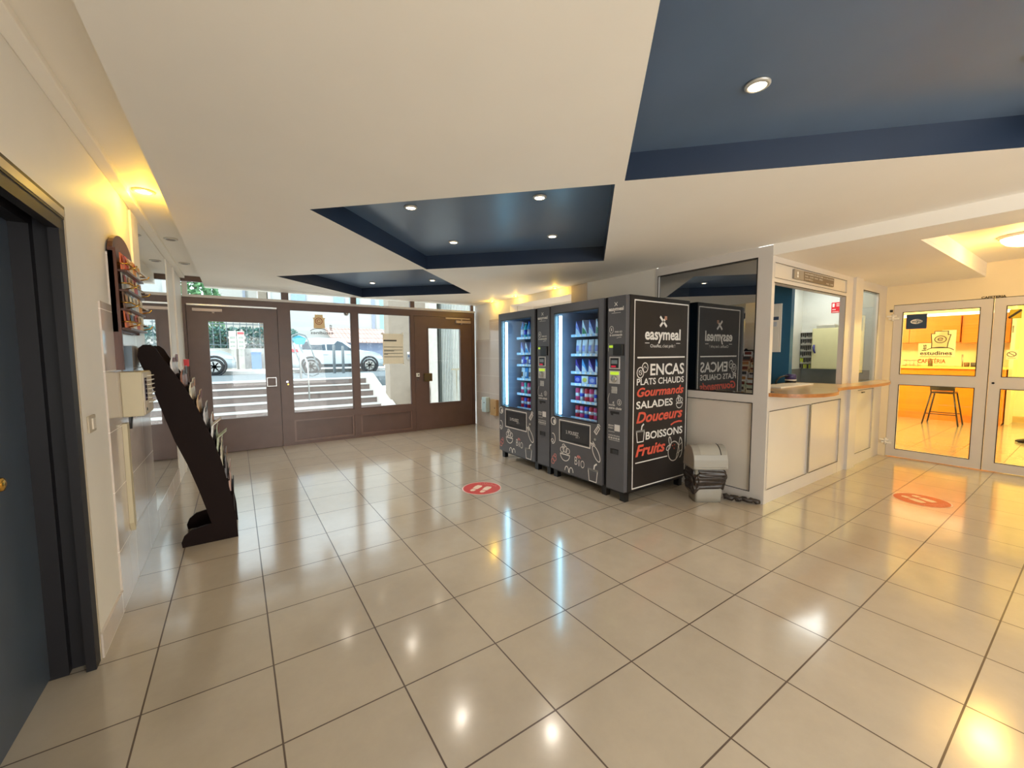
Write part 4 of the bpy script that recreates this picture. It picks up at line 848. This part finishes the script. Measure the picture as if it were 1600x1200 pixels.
bc = [('orange', (222, 110, 60)), ('cream', (230, 214, 180)), ('red', (196, 60, 50)), ('pale blue', (190, 206, 220)), ('grey', (150, 146, 136)), ('amber', (236, 170, 80)), ('white', (234, 230, 224)), ('brown', (120, 84, 60))]
rows = [[0, 2, 1, 5, 3], [4, 6, 1, 2, 3], [7, 4, 3, 6, 5], [0, 5, 6, 0, 1]]
RN = ['top', 'second', 'third', 'bottom']
for i, z in enumerate(tz):
    for j, c in enumerate(rows[i]):
        y0 = 1.65+.098*j; ln = .008
        b = MB(); b.prism([(Xr+.026, y0, z), (Xr+.034, y0, z), (Xr+.028, y0, z+.098), (Xr+.022+.001, y0, z+.098)], (0, .09, 0))
        b.v = [(x+.02+.002*j, y, zz) for x, y, zz in b.v]
        q = b.build('brochure', pm(bc[c][0].replace(' ', '_')+'_leaflet', bc[c][1], .4, .1, 20))
        tag(q, '%s brochure, %s from the near end in the %s pocket of the wall rack' % (bc[c][0], ORD[j], RN[i]), 'brochure', 'brochures in the wall rack')
        Fb = (V3((Xr+.0535+.002*j, 0, 0)), V3((0, -1, 0)), V3((0, 0, 1)))
        MB().add([(Xr+.0565+.002*j, y0+.01, z+.045), (Xr+.0565+.002*j, y0+.08, z+.045), (Xr+.0535+.002*j, y0+.08, z+.085), (Xr+.0535+.002*j, y0+.01, z+.085)], [(0, 1, 2, 3)]).build('cover_print', pm('cover_print_%d' % ((c+j) % 4), ((170, 60, 50), (240, 226, 190), (70, 90, 110), (200, 150, 90))[(c+j) % 4], .5, .15, 25), q)

# banana shaped magazine stand
stand_m = pm('dark_brown_laminate', (30, 19, 17), .6, .06, 6, spec=.12)
o = thing('magazine_stand', 'dark brown curved magazine stand leaning back beside the wall mirror', 'magazine stand', (.12, 2.33, 0))
prof = [(-.205, 1.40), (-.196, 1.455), (-.172, 1.477), (-.133, 1.477), (-.107, 1.452), (-.085, 1.405), (.034, 1.184), (.104, 1.009), (.180, .780), (.223, .612), (.254, .443), (.280, .288), (.297, .149), (.302, .0), (-.035, .0), (-.040, .038), (-.023, .082), (.022, .120), (.080, .132), (.142, .142), (.116, .258), (.074, .428), (.023, .611), (-.039, .791), (-.097, 1.011), (-.134, 1.162), (-.190, 1.341)]
prof = [(x+.022, z) for x, z in prof]
for y in (2.128, 2.52): MB().prism([(x, y, z) for x, z in prof], (0, .018, 0)).build('side_panel', stand_m, o)
front = prof[4:14]
bp = MB(); bp.rings([[(x-off, y, z) for x, z in front] for y, off in ((2.146, .05), (2.52, .05))], cap=False, closed=False); bp.rings([[(x-.012-off, y, z) for x, z in front] for y, off in ((2.146, .05), (2.52, .05))], cap=False, closed=False)
bp.build('back_panel', stand_m, o)
def fpt(z):
    for (xa, za), (xb, zb) in zip(front, front[1:]):
        if zb <= z <= za: return xa+(xb-xa)*(za-z)/(za-zb)
    return front[-1][0]
sz = [1.33, 1.235, 1.14, 1.045, .95, .855, .76, .66, .56, .45]
MB().box(fpt(.2)-.045, fpt(.2)-.005, 2.146, 2.52, .02, .36).build('front_panel', stand_m, o)
for z in sz:
    x = fpt(z); s = MB().box(x-.055, x+.032, 2.146, 2.52, z-.115, z-.107).build('tier_shelf', stand_m, o)
    MB().box(x+.03, x+.036, 2.146, 2.52, z-.115, z-.06).build('tier_lip', stand_m, s)
mc_ = [('white', (236, 232, 228)), ('brown and white', (150, 90, 60)), ('cream', (222, 210, 180)), ('tan', (196, 160, 116)), ('pale grey', (206, 204, 206)), ('white', (240, 238, 236)), ('pale green', (196, 206, 178)), ('cream', (226, 216, 190)), ('grey and black', (120, 116, 118)), ('rose', (214, 176, 160))]
for i, z in enumerate(sz):
    x = fpt(z)+.04; z += .01
    for j in range(2):
        y0 = 2.155+.185*j; lift = .012*((i*3+j*2) % 3); fl = .03 if (i in (5, 6) and j == 0) else 0
        b = MB(); b.prism([(x-.03, y0, z-.105), (x-.018, y0, z-.105), (x-.024+fl*.5, y0, z+.01), (x-.02+fl*2, y0, z+.055+lift), (x-.024+fl*2, y0, z+.055+lift), (x-.034+fl*.5, y0, z+.01)], (0, .17, 0))
        q = b.build('magazine', pm(mc_[i][0].replace(' ', '_')+'_magazine_%d' % i, mc_[i][1], .4, .15, 25))
        tag(q, '%s magazine, %s column, %s tier from the top of the dark stand' % (mc_[i][0], ('near', 'far')[j], ORD[i]), 'magazine', 'magazines in the dark stand')
        MB().add([(x-.0185+fl*.6, y0+.02, z+.015), (x-.0185+fl*.6, y0+.15, z+.015), (x-.018+fl*1.9, y0+.15, z+.048+lift), (x-.018+fl*1.9, y0+.02, z+.048+lift)], [(0, 1, 2, 3)]).build('title_print', pm('title_print_%d' % (i % 3), ((120, 50, 36), (60, 52, 50), (180, 120, 60))[i % 3], .5, .2, 25), q)

# ================================================================ BIN, BAG ROLL, FLOOR STICKERS
o = thing('swing_bin', 'small grey swing-lid bin with a black bag beside the nearer vending machine', 'bin', (4.02, .52, 0))
bg_ = pm('bin_grey', (152, 147, 136), .35, .03)
def rr(hx, hy, z, n=6, r=.03):
    pts = []
    for sx, sy, a0 in ((1, 1, 0), (-1, 1, PI/2), (-1, -1, PI), (1, -1, 1.5*PI)):
        for k in range(n): a = a0+PI/2*k/(n-1); pts.append((4.02+sx*(hx-r)+r*math.cos(a), .52+sy*(hy-r)+r*math.sin(a), z))
    return pts
MB().rings([rr(.118, .088, 0, r=.02), rr(.122, .092, .05, r=.02), rr(.14, .108, .33, r=.025)]).build('bin_body', bg_, o)
bag = MB(); R = []
for k in range(25):
    z = .10+.23*k/24; ring = rr(.136, .104, z, 18, .05); q = []; prof_ = math.sin(PI*(k+.6)/25.2)**.6
    for i, (x, y, zz) in enumerate(ring):
        t = 2*PI*i/len(ring); d = V3((x-4.02, y-.52, 0)); d.normalize()
        pn = V3((x*17+z*6, y*17-z*6, z*9)); fold = noise.noise(pn)*1.5+(1-2.6*abs(noise.noise(pn*2.1+V3((5, 1, 3)))))*.9+noise.noise(pn*4.5)*.5
        h = prof_*(.024+.017*fold)
        q.append((x+d.x*h, y+d.y*h, zz+(.03*math.sin(t*1+2.4)+.015*math.sin(3*t))*(1-k/24)+random.uniform(-.003, .003)))
    R.append(q)
bag.rings(R, cap=False); bg = bag.build('bin_bag', pm('black_bag_film', (50, 42, 38), .18, .3, 16, .5), o, label='crumpled black bin bag')
ss = bg.modifiers.new('smooth', 'SUBSURF'); ss.levels = 1; ss.render_levels = 2
lid = MB(); R = []
for k in range(13):
    t = PI*k/12; R.append((.158*math.cos(t), .345+.19*math.sin(t)**.8 if k not in (0, 12) else .33))
lid.prism([(4.02-.158, .52+y*.78, z) for y, z in R], (.316, 0, 0)); lid.build('lid', bg_, o, bevel=.006)
fl = MB(); Q = [R[k] for k in range(6, 11)]
fl.rings([[(x, .52+y*.78*1.02, .33+(z-.33)*1.02) for y, z in Q] for x in (3.93, 4.11)], cap=False, closed=False); f_ = fl.build('swing_flap', pm('bin_flap', (166, 161, 150), .3, .02), o)
MB().tube([(4.115, .52+y*.78*1.025, .33+(z-.33)*1.025) for y, z in Q], .004, 6).build('flap_gap', black, f_)
MB().rings([rr(.162, .128, .322, r=.03), rr(.164, .13, .338, r=.03), rr(.158, .125, .345, r=.03)]).build('lid_rim', bg_, o)
o.rotation_euler = (0, 0, math.radians(-35))
bm_ = MB(); pts = []; rad = []
for k in range(14):
    t = k/13; pts.append((4.175+.125*t+.006*math.sin(k*2), .42-.27*t, .028+.006*math.sin(k*1.9))); rad.append(.026-.006*t+.005*math.sin(k*2.7))
bm_.tube(pts, rad, 10); o = bm_.build('rolled_bag', pm('black_bag_film', (0, 0, 0))); tag(o, 'crumpled black plastic roll on the floor at the booth corner', 'plastic roll')
def floor_sticker(cx, cy, ang, label, col):
    o = thing('floor_sticker', label, 'floor sticker', (cx, cy, 0))
    u = V3((math.cos(ang), math.sin(ang), 0)); v = V3((-math.sin(ang), math.cos(ang), 0)); F = (V3((cx, cy, .0006)), u, v)
    MB().ellipse(F, (0, 0), .205, .205, 0, 40, lift=.0003).build('sticker_disc', pm('sticker_border', (226, 196, 186), .4), o)
    MB().ellipse(F, (0, 0), .193, .193, 0, 40, lift=.0007).build('sticker_field', col, o)
    q = MB()
    for s in (-1, 1):
        q.poly(F, [(s*.055+.035*math.cos(t), .0+.075*math.sin(t)) for t in [2*PI*k/16 for k in range(16)]] if False else [(s*.055-.028, -.05), (s*.055+.028, -.05), (s*.055+.038, .03), (s*.055+.026, .07), (s*.055-.026, .07), (s*.055-.038, .03)], .0011)
        q.poly(F, [(s*.055-.026, -.065), (s*.055+.026, -.065), (s*.055+.024, -.115), (s*.055, -.13), (s*.055-.024, -.115)], .0011)
    q.build('footprints', pm('sticker_cream', (240, 214, 190), .5), o)
    MB().text(F, 'PATIENTEZ', -.12, .12, .105, .128, bold=.01, lift=.0011).text(F, 'ICI', -.05, .05, .14, .165, bold=.01, lift=.0011).build('sticker_lettering', pm('sticker_pink', (236, 150, 136), .5), o)
floor_sticker(2.44, 2.03, math.radians(-57), 'round red footprint sticker on the floor before the vending machines', pm('sticker_red', (206, 62, 62), .35, .06))
floor_sticker(5.66, -.66, math.radians(150), 'round orange-red footprint sticker on the floor before the reception counter', pm('sticker_orange', (208, 88, 48), .35, .06))

# ================================================================ OUTSIDE
con = pm('pale_concrete', (226, 222, 216), .8, .08, 4, .3); riser_m = pm('step_riser', (112, 100, 96), .8, .12, 5, .3); road = pm('pale_asphalt', (110, 121, 127), .85, .08, 3, .3); nos = pm('white_nosing', (182, 183, 182), .7)
tag(B(-6, 9, YF+.08, 9, -.06, -.002).build('floor_terrace', con), 'pale concrete landing between doors and steps', 'pavement', kind='structure')
st = thing('steps', 'wide outdoor concrete steps rising to the street', 'steps', (0, 9.8, 0), kind='structure')
for k in range(5):
    y = 8.95+.35*k; z = .15*(k+1); xe = 3.42+.0*k
    B(-6, xe, y, y+(.36 if k < 4 else .6), z-.15, z-.02).build('riser', riser_m, st)
    B(-6, xe, y-.015, y+(.36 if k < 4 else .6), z-.02, z).build('tread', nos, st)
def slab(pts, t, m, nm, lb, cat): tag(MB().prism(pts, (0, 0, -t)).build(nm, m), lb, cat, kind='structure')
slab([(-14, 10.9, .75), (14, 10.9, .75), (16, 20.2, .56), (-14, 20.2, .56)], .3, road, 'road', 'pale street rising beyond the outdoor steps', 'road')
slab([(-16, 20.0, .70), (24, 20.0, .70), (24, 34, .9), (-16, 34, .9)], .4, con, 'sidewalk', 'pale far pavement behind the parked cars', 'pavement')
tag(MB().prism([(3.42, 8.6, 0), (3.42, 8.6, .12), (3.42, 10.6, .86), (3.42, 11.0, .86), (3.42, 11.0, 0)], (.28, 0, 0)).build('wall_steps', pm('white_render', (190, 188, 184), .7)), 'sloping white cheek wall at the right of the steps', 'wall', kind='structure')
ren = pm('beige_render', (146, 136, 124), .8, .05, 6, .4)
tag(MB().box(3.66, 4.66, 8.9, 9.3, 0, 4.5).build('wall_porch', ren), 'beige rendered wall right of the outdoor steps', 'wall', kind='structure')
tag(MB().box(4.66, 4.86, 8.6, 9.3, 0, 4.5).build('pillar', pm('white_render', (0, 0, 0))), 'white pillar beside the outdoor corrugated wall', 'pillar', kind='structure')
cw = MB(); cp = []
for k in range(34):
    x = 4.86+.05*k; cp += [(x, 9.0), (x+.025, 9.0), (x+.027, 9.03), (x+.048, 9.03)]
cw.rings([[(x, y, z) for x, y in cp] for z in (0, 4.5)], cap=False, closed=False, sm=False); tag(cw.build('wall_corrugated', pm('pale_grey_cladding', (190, 194, 190), .5)), 'corrugated grey wall seen through the right entrance door', 'wall', kind='structure')
tag(MB().box(5.03, 5.10, 8.85, 8.95, 0, 4.4).build('rain_pipe', pm('dark_pipe', (60, 68, 64), .5)), 'dark upright post before the corrugated wall', 'post')
o = B(5.5, 5.53, 8.8, 8.83, 0, 1.0).box(5.35, 5.75, 8.8, 8.83, .95, 1.0).build('outdoor_rail', chrome); tag(o, 'small steel rail before the corrugated wall', 'rail')
o = thing('intercom', 'grey and white intercom panel on the beige outdoor wall', 'intercom', (4.2, 8.88, 1.27))
B(4.12, 4.27, 8.87, 8.9, 1.27, 1.47).build('intercom_case', pm('intercom_grey', (140, 140, 138), .4), o); B(4.125, 4.265, 8.86, 8.871, 1.41, 1.465).build('intercom_cap', paper, o); B(4.14, 4.25, 8.862, 8.871, 1.33, 1.38).build('intercom_screen', pm('slate_print', (0, 0, 0)), o)
MB().lathe((4.35, 8.66, 0), [(.16, 0), (.16, .55), (.2, .57), (.2, .62)], 18).build('stone_bollard', pm('stone_grey', (186, 180, 168), .8)); tag(bpy.data.objects['stone_bollard'], 'round stone planter stub before the beige outdoor wall', 'planter')

# steel posts
for x, y, z, h, lb in ((3.64, 16, .66, 1.14, 'left grey street bollard of the pair before the white car'), (3.98, 16, .66, 1.10, 'right grey street bollard of the pair before the white car')):
    o = MB().lathe((x, y, z), [(.055, 0), (.055, h-.03), (.04, h), (.001, h+.005)], 14).build('bollard', pm('bollard_steel', (120, 128, 132), .5, metal=.2)); tag(o, lb, 'bollard', 'street bollards')
o = thing('handrail', 'thin steel handrail post on the outdoor steps', 'handrail', (1.83, 9.6, .3))
MB().tube([(1.83, 9.5, .30), (1.83, 9.5, 1.18), (1.83, 10.9, 1.66)], .022).tube([(1.83, 10.85, .75), (1.83, 10.85, 1.64)], .02).build('rail_tube', chrome, o)
o = thing('street_sign', 'blue street sign on a thin pole inside a tilted steel hoop', 'street sign', (1.95, 11.2, .74))
MB().tube([(1.87, 11.3, .74), (1.87, 11.3, 1.74)], .022).build('sign_pole', pm('bollard_steel', (0, 0, 0)), o)
MB().prism([(1.66, 11.28, 1.86), (1.86, 11.28, 1.96), (2.06, 11.28, 1.86), (1.98, 11.28, 1.70), (1.78, 11.28, 1.70)], (0, .02, 0)).build('sign_panel', pm('sign_cyan', (60, 176, 214), .4), o)
hp = [(1.66, 1.82), (1.70, 1.95), (1.86, 2.0), (2.02, 1.95), (2.08, 1.84), (2.34, .98), (2.32, .86), (2.16, .80), (1.98, .86), (1.92, .98), (1.66, 1.82)]
MB().tube([(x, 11.25, z) for x, z in hp], .02).build('hoop', pm('hoop_steel', (120, 134, 140), .5), o)

# parked cars
def car(root_loc, label, nose_only=False):
    X0, Y0, Z0 = root_loc
    r = thing('car', label, 'car', root_loc)
    body = pm('car_white', (196, 208, 212), .25, .01, 3, coat=.5); dark = pm('car_trim', (44, 46, 50), .5); gl = pm('car_window', (52, 70, 84), .08, .2, 3)
    top = [(0, .95), (.05, 1.12), (.22, 1.42), (.50, 1.57), (1.1, 1.64), (1.8, 1.63), (2.25, 1.52), (2.85, 1.12), (3.05, 1.06), (3.6, .98), (3.9, .86), (4.06, .66), (4.10, .45)]
    R = []; W_ = .86
    for x, z in top:
        cab_ = max(0, min(1, (z-1.0)/.5)); w = W_*(1-.10*(1 if x < .1 or x > 4.0 else 0)); belt = min(z, 1.02); tw = w-.20*cab_
        sec = [(-w+.05, .26), (-w, .48), (-w, belt*.8), (-w+.02, belt-.02), (-tw-.0, max(belt, z-.07)), (-tw+.14, z), (0, z+.015)]
        sec += [(-a, b) for a, b in sec[-2::-1]]
        R.append([(X0+x, Y0+W_+a, Z0+b) for a, b in sec])
    MB().rings(R).build('body', body, r)
    def side(pts, y=-.006):
        out = []
        for x, z in pts:
            t = max(0, min(1, (z-1.0)/.5)); out.append((X0+x, Y0+.20*t*1.0+y, Z0+z))
        return out
    for poly in ([(.42, 1.10), (1.42, 1.06), (1.42, 1.50), (.80, 1.50), (.50, 1.40)], [(1.48, 1.06), (2.62, 1.06), (2.18, 1.42), (1.95, 1.50), (1.48, 1.50)]):
        q = side(poly); MB().prism(q, (0, .012, 0)).build('side_window', gl, r)
    MB().prism(side([(.5, .30), (3.55, .30), (3.55, .42), (.5, .42)], -.015), (0, .03, 0)).build('sill_trim', dark, r)
    for wx in (.78, 3.36):
        MB().lathe((X0+wx, Y0-.012, Z0+.36), [(.43, .03), (.43, 0), (.34, -.004), (.34, .03)], 26, 1).build('arch_trim', dark, r)
        w = MB().lathe((X0+wx, Y0-.04, Z0+.33), [(.20, .02), (.24, 0), (.32, .01), (.33, .06), (.33, .22)], 26, 1).build('wheel', pm('tyre_rubber', (36, 38, 40), .7), r)
        q = MB()
        for k in range(7):
            a = 2*PI*k/7; c, s = math.cos(a), math.sin(a)
            q.prism([(X0+wx+.03*s, Y0-.05, Z0+.33-.03*c), (X0+wx+.21*c+.02*s, Y0-.05, Z0+.33+.21*s-.02*c), (X0+wx+.21*c-.02*s, Y0-.05, Z0+.33+.21*s+.02*c), (X0+wx-.03*s, Y0-.05, Z0+.33+.03*c)], (0, .03, 0))
        q.lathe((X0+wx, Y0-.05, Z0+.33), [(.205, 0), (.225, 0), (.225, .03), (.205, .03)], 26, 1).build('rim', chrome, w)
    MB().prism(side([(.03, .98), (.30, .98), (.26, 1.10), (.06, 1.12)], -.02), (0, .1, 0)).build('tail_lamp', pm('tail_red', (206, 40, 60), .2), r)
    MB().prism(side([(3.72, .66), (4.02, .62), (3.98, .74), (3.74, .78)], -.015), (0, .1, 0)).build('head_lamp', pm('lamp_glass', (216, 222, 226), .15), r)
    MB().prism(side([(2.50, 1.04), (2.72, 1.04), (2.72, 1.16), (2.52, 1.16)], -.14), (0, .12, 0)).build('side_mirror', dark, r)
    MB().prism(side([(1.30, .86), (1.5, .86), (1.5, .89), (1.30, .89)], -.02), (0, .015, 0)).prism(side([(2.3, .86), (2.5, .86), (2.5, .89), (2.3, .89)], -.02), (0, .015, 0)).build('door_handle', body, r)
    return r
car((2.38, 18.7, .56), 'white hatchback parked in the street behind the two bollards')
car((-3.72, 18.7, .62), 'white car whose front shows through the left entrance door')

# far side of the street
sw = pm('white_facade', (188, 190, 188), .8, .02)
o = thing('building', 'large white building across the street with blue shutters', 'building', (6, 26, .7))
B(2.2, 14, 26, 32, .7, 9).build('facade', sw, o)
for x0, x1, z0, z1, c in ((3.25, 4.0, 4.3, 6.2, 'blue'), (5.6, 6.2, 4.3, 6.0, 'blue'), (6.55, 7.1, 4.3, 6.0, 'pane'), (8.45, 8.85, 2.9, 5.4, 'cyan'), (7.9, 8.1, 2.9, 5.4, 'slate')):
    m = {'blue': pm('blue_shutter', (150, 176, 214), .6), 'pane': pm('far_pane', (150, 190, 190), .2), 'cyan': pm('cyan_shutter', (150, 226, 230), .6), 'slate': pm('slate_pipe', (150, 160, 178), .6)}[c]
    B(x0, x1, 25.93, 26, z0, z1).build('shutter' if c in ('blue', 'cyan') else 'window' if c == 'pane' else 'downpipe', m, o)
o = thing('garage', 'low white annex with a red tiled roof behind the white car', 'building', (6, 23.5, .7))
B(5.2, 8.4, 23.6, 25.9, .7, 2.25).build('annex_wall', pm('slate_wall', (120, 134, 160), .8), o)
MB().prism([(5.0, 23.3, 2.2), (5.0, 25.9, 3.1), (5.0, 25.9, 3.0), (5.0, 23.3, 2.1)], (3.6, 0, 0)).build('tiled_roof', tiles('roof_tiles', (206, 180, 172), (150, 120, 112), .22, .3, .03, .8, axes=(0, 2), var=.12), o)
o = thing('building', 'pale house across the street seen above the left entrance door', 'building', (-1, 30, .7))
B(-.6, 1.7, 30, 34, .7, 9).build('facade', pm('white_facade', (0, 0, 0)), o); B(.9, 1.05, 29.9, 30, 5, 8).build('downpipe', pm('slate_pipe', (0, 0, 0)), o)
tag(B(1.72, 2.15, 28.5, 30, .7, 8).build('building', ren), 'beige gable between the two white buildings across the street', 'building')
tag(B(-9, 2.3, 22.3, 22.7, .6, 1.75).build('wall_garden', pm('stone_wall', (170, 170, 164), .85, .2, 3, .5)), 'low stone garden wall behind the parked cars', 'wall', kind='structure')
o = thing('garden_fence', 'dark slatted garden fence above the low stone wall', 'fence', (0, 22.5, 1.75))
fb = MB()
for k in range(24): fb.box(-4+.27*k, -3.97+.27*k, 22.44, 22.47, 1.75, 3.0)
fb.build('fence_bar', pm('fence_steel', (86, 104, 112), .5), o); MB().box(-4, 2.3, 22.43, 22.48, 2.9, 2.94).box(-4, 2.3, 22.43, 22.48, 1.9, 1.94).build('fence_rail', pm('fence_steel', (0, 0, 0)), o)
leaf = pm('leaf_teal_green', (60, 106, 100), .6, .3, 12); leaf2 = pm('leaf_green', (104, 150, 104), .6, .3, 12)
def shrub(nm, label, cat, c, sz_, n, m, s):
    q = MB()
    for _ in range(n):
        p = V3((c[0]+random.uniform(-1, 1)*sz_[0], c[1]+random.uniform(-1, 1)*sz_[1], c[2]+random.uniform(0, 1)*sz_[2]))
        a = V3((random.gauss(0, 1), random.gauss(0, 1), random.gauss(0, 1))).normalized(); b = a.orthogonal().normalized()
        q.add([p-a*s, p+b*s*.5, p+a*s, p-b*s*.5], [(0, 1, 2, 3)])
    o = thing(nm, label, cat, (c[0], c[1], c[2]))
    q.build('leaves', m, o); MB().tube([(c[0], c[1], .7), (c[0], c[1], c[2]+sz_[2]*.8)], .06).build('trunk', pm('bark', (84, 70, 60), .9), o); return o
shrub('hedge', 'teal green hedge behind the slatted garden fence', 'hedge', (0, 23.4, .9), (3.2, .5, 1.9), 2600, leaf, .14)
shrub('tree', 'green tree behind the left end of the garden fence', 'tree', (-1.2, 25.2, 1.2), (1.1, .9, 6), 1500, leaf2, .2)
for x0, lb, rd in ((.13, 'left pale utility panel on the garden wall', 0), (.46, 'right pale utility panel with a red head on the garden wall', 1)):
    o = thing('utility_panel', lb, 'panel', (x0+.15, 22.2, 1.2), 'utility panels')
    B(x0, x0+.30, 22.15, 22.28, 1.72, 2.57).build('panel_board', pm('pale_panel', (222, 220, 206), .5), o); B(x0+.03, x0+.27, 22.12, 22.3, .7, 1.72).build('panel_post', pm('stone_wall', (0, 0, 0)), o)
    for k in range(3): B(x0+.05, x0+.25, 22.14, 22.15, 1.8+.2*k, 1.9+.2*k).build('panel_print', pm('grey_print', (140, 150, 140), .6), o)
    if rd: B(x0+.02, x0+.28, 22.135, 22.15, 2.42, 2.53).build('panel_head', pm('panel_red', (214, 90, 96), .5), o)
o = MB().box(1.0, 1.4, 21.8, 22.2, .70, 1.5).build('waste_container', pm('container_blue', (92, 130, 176), .5)); tag(o, 'blue waste container before the garden wall', 'container')
MB().box(.98, 1.42, 21.78, 22.22, 1.5, 1.56).build('container_lid', pm('container_blue', (0, 0, 0)), o)
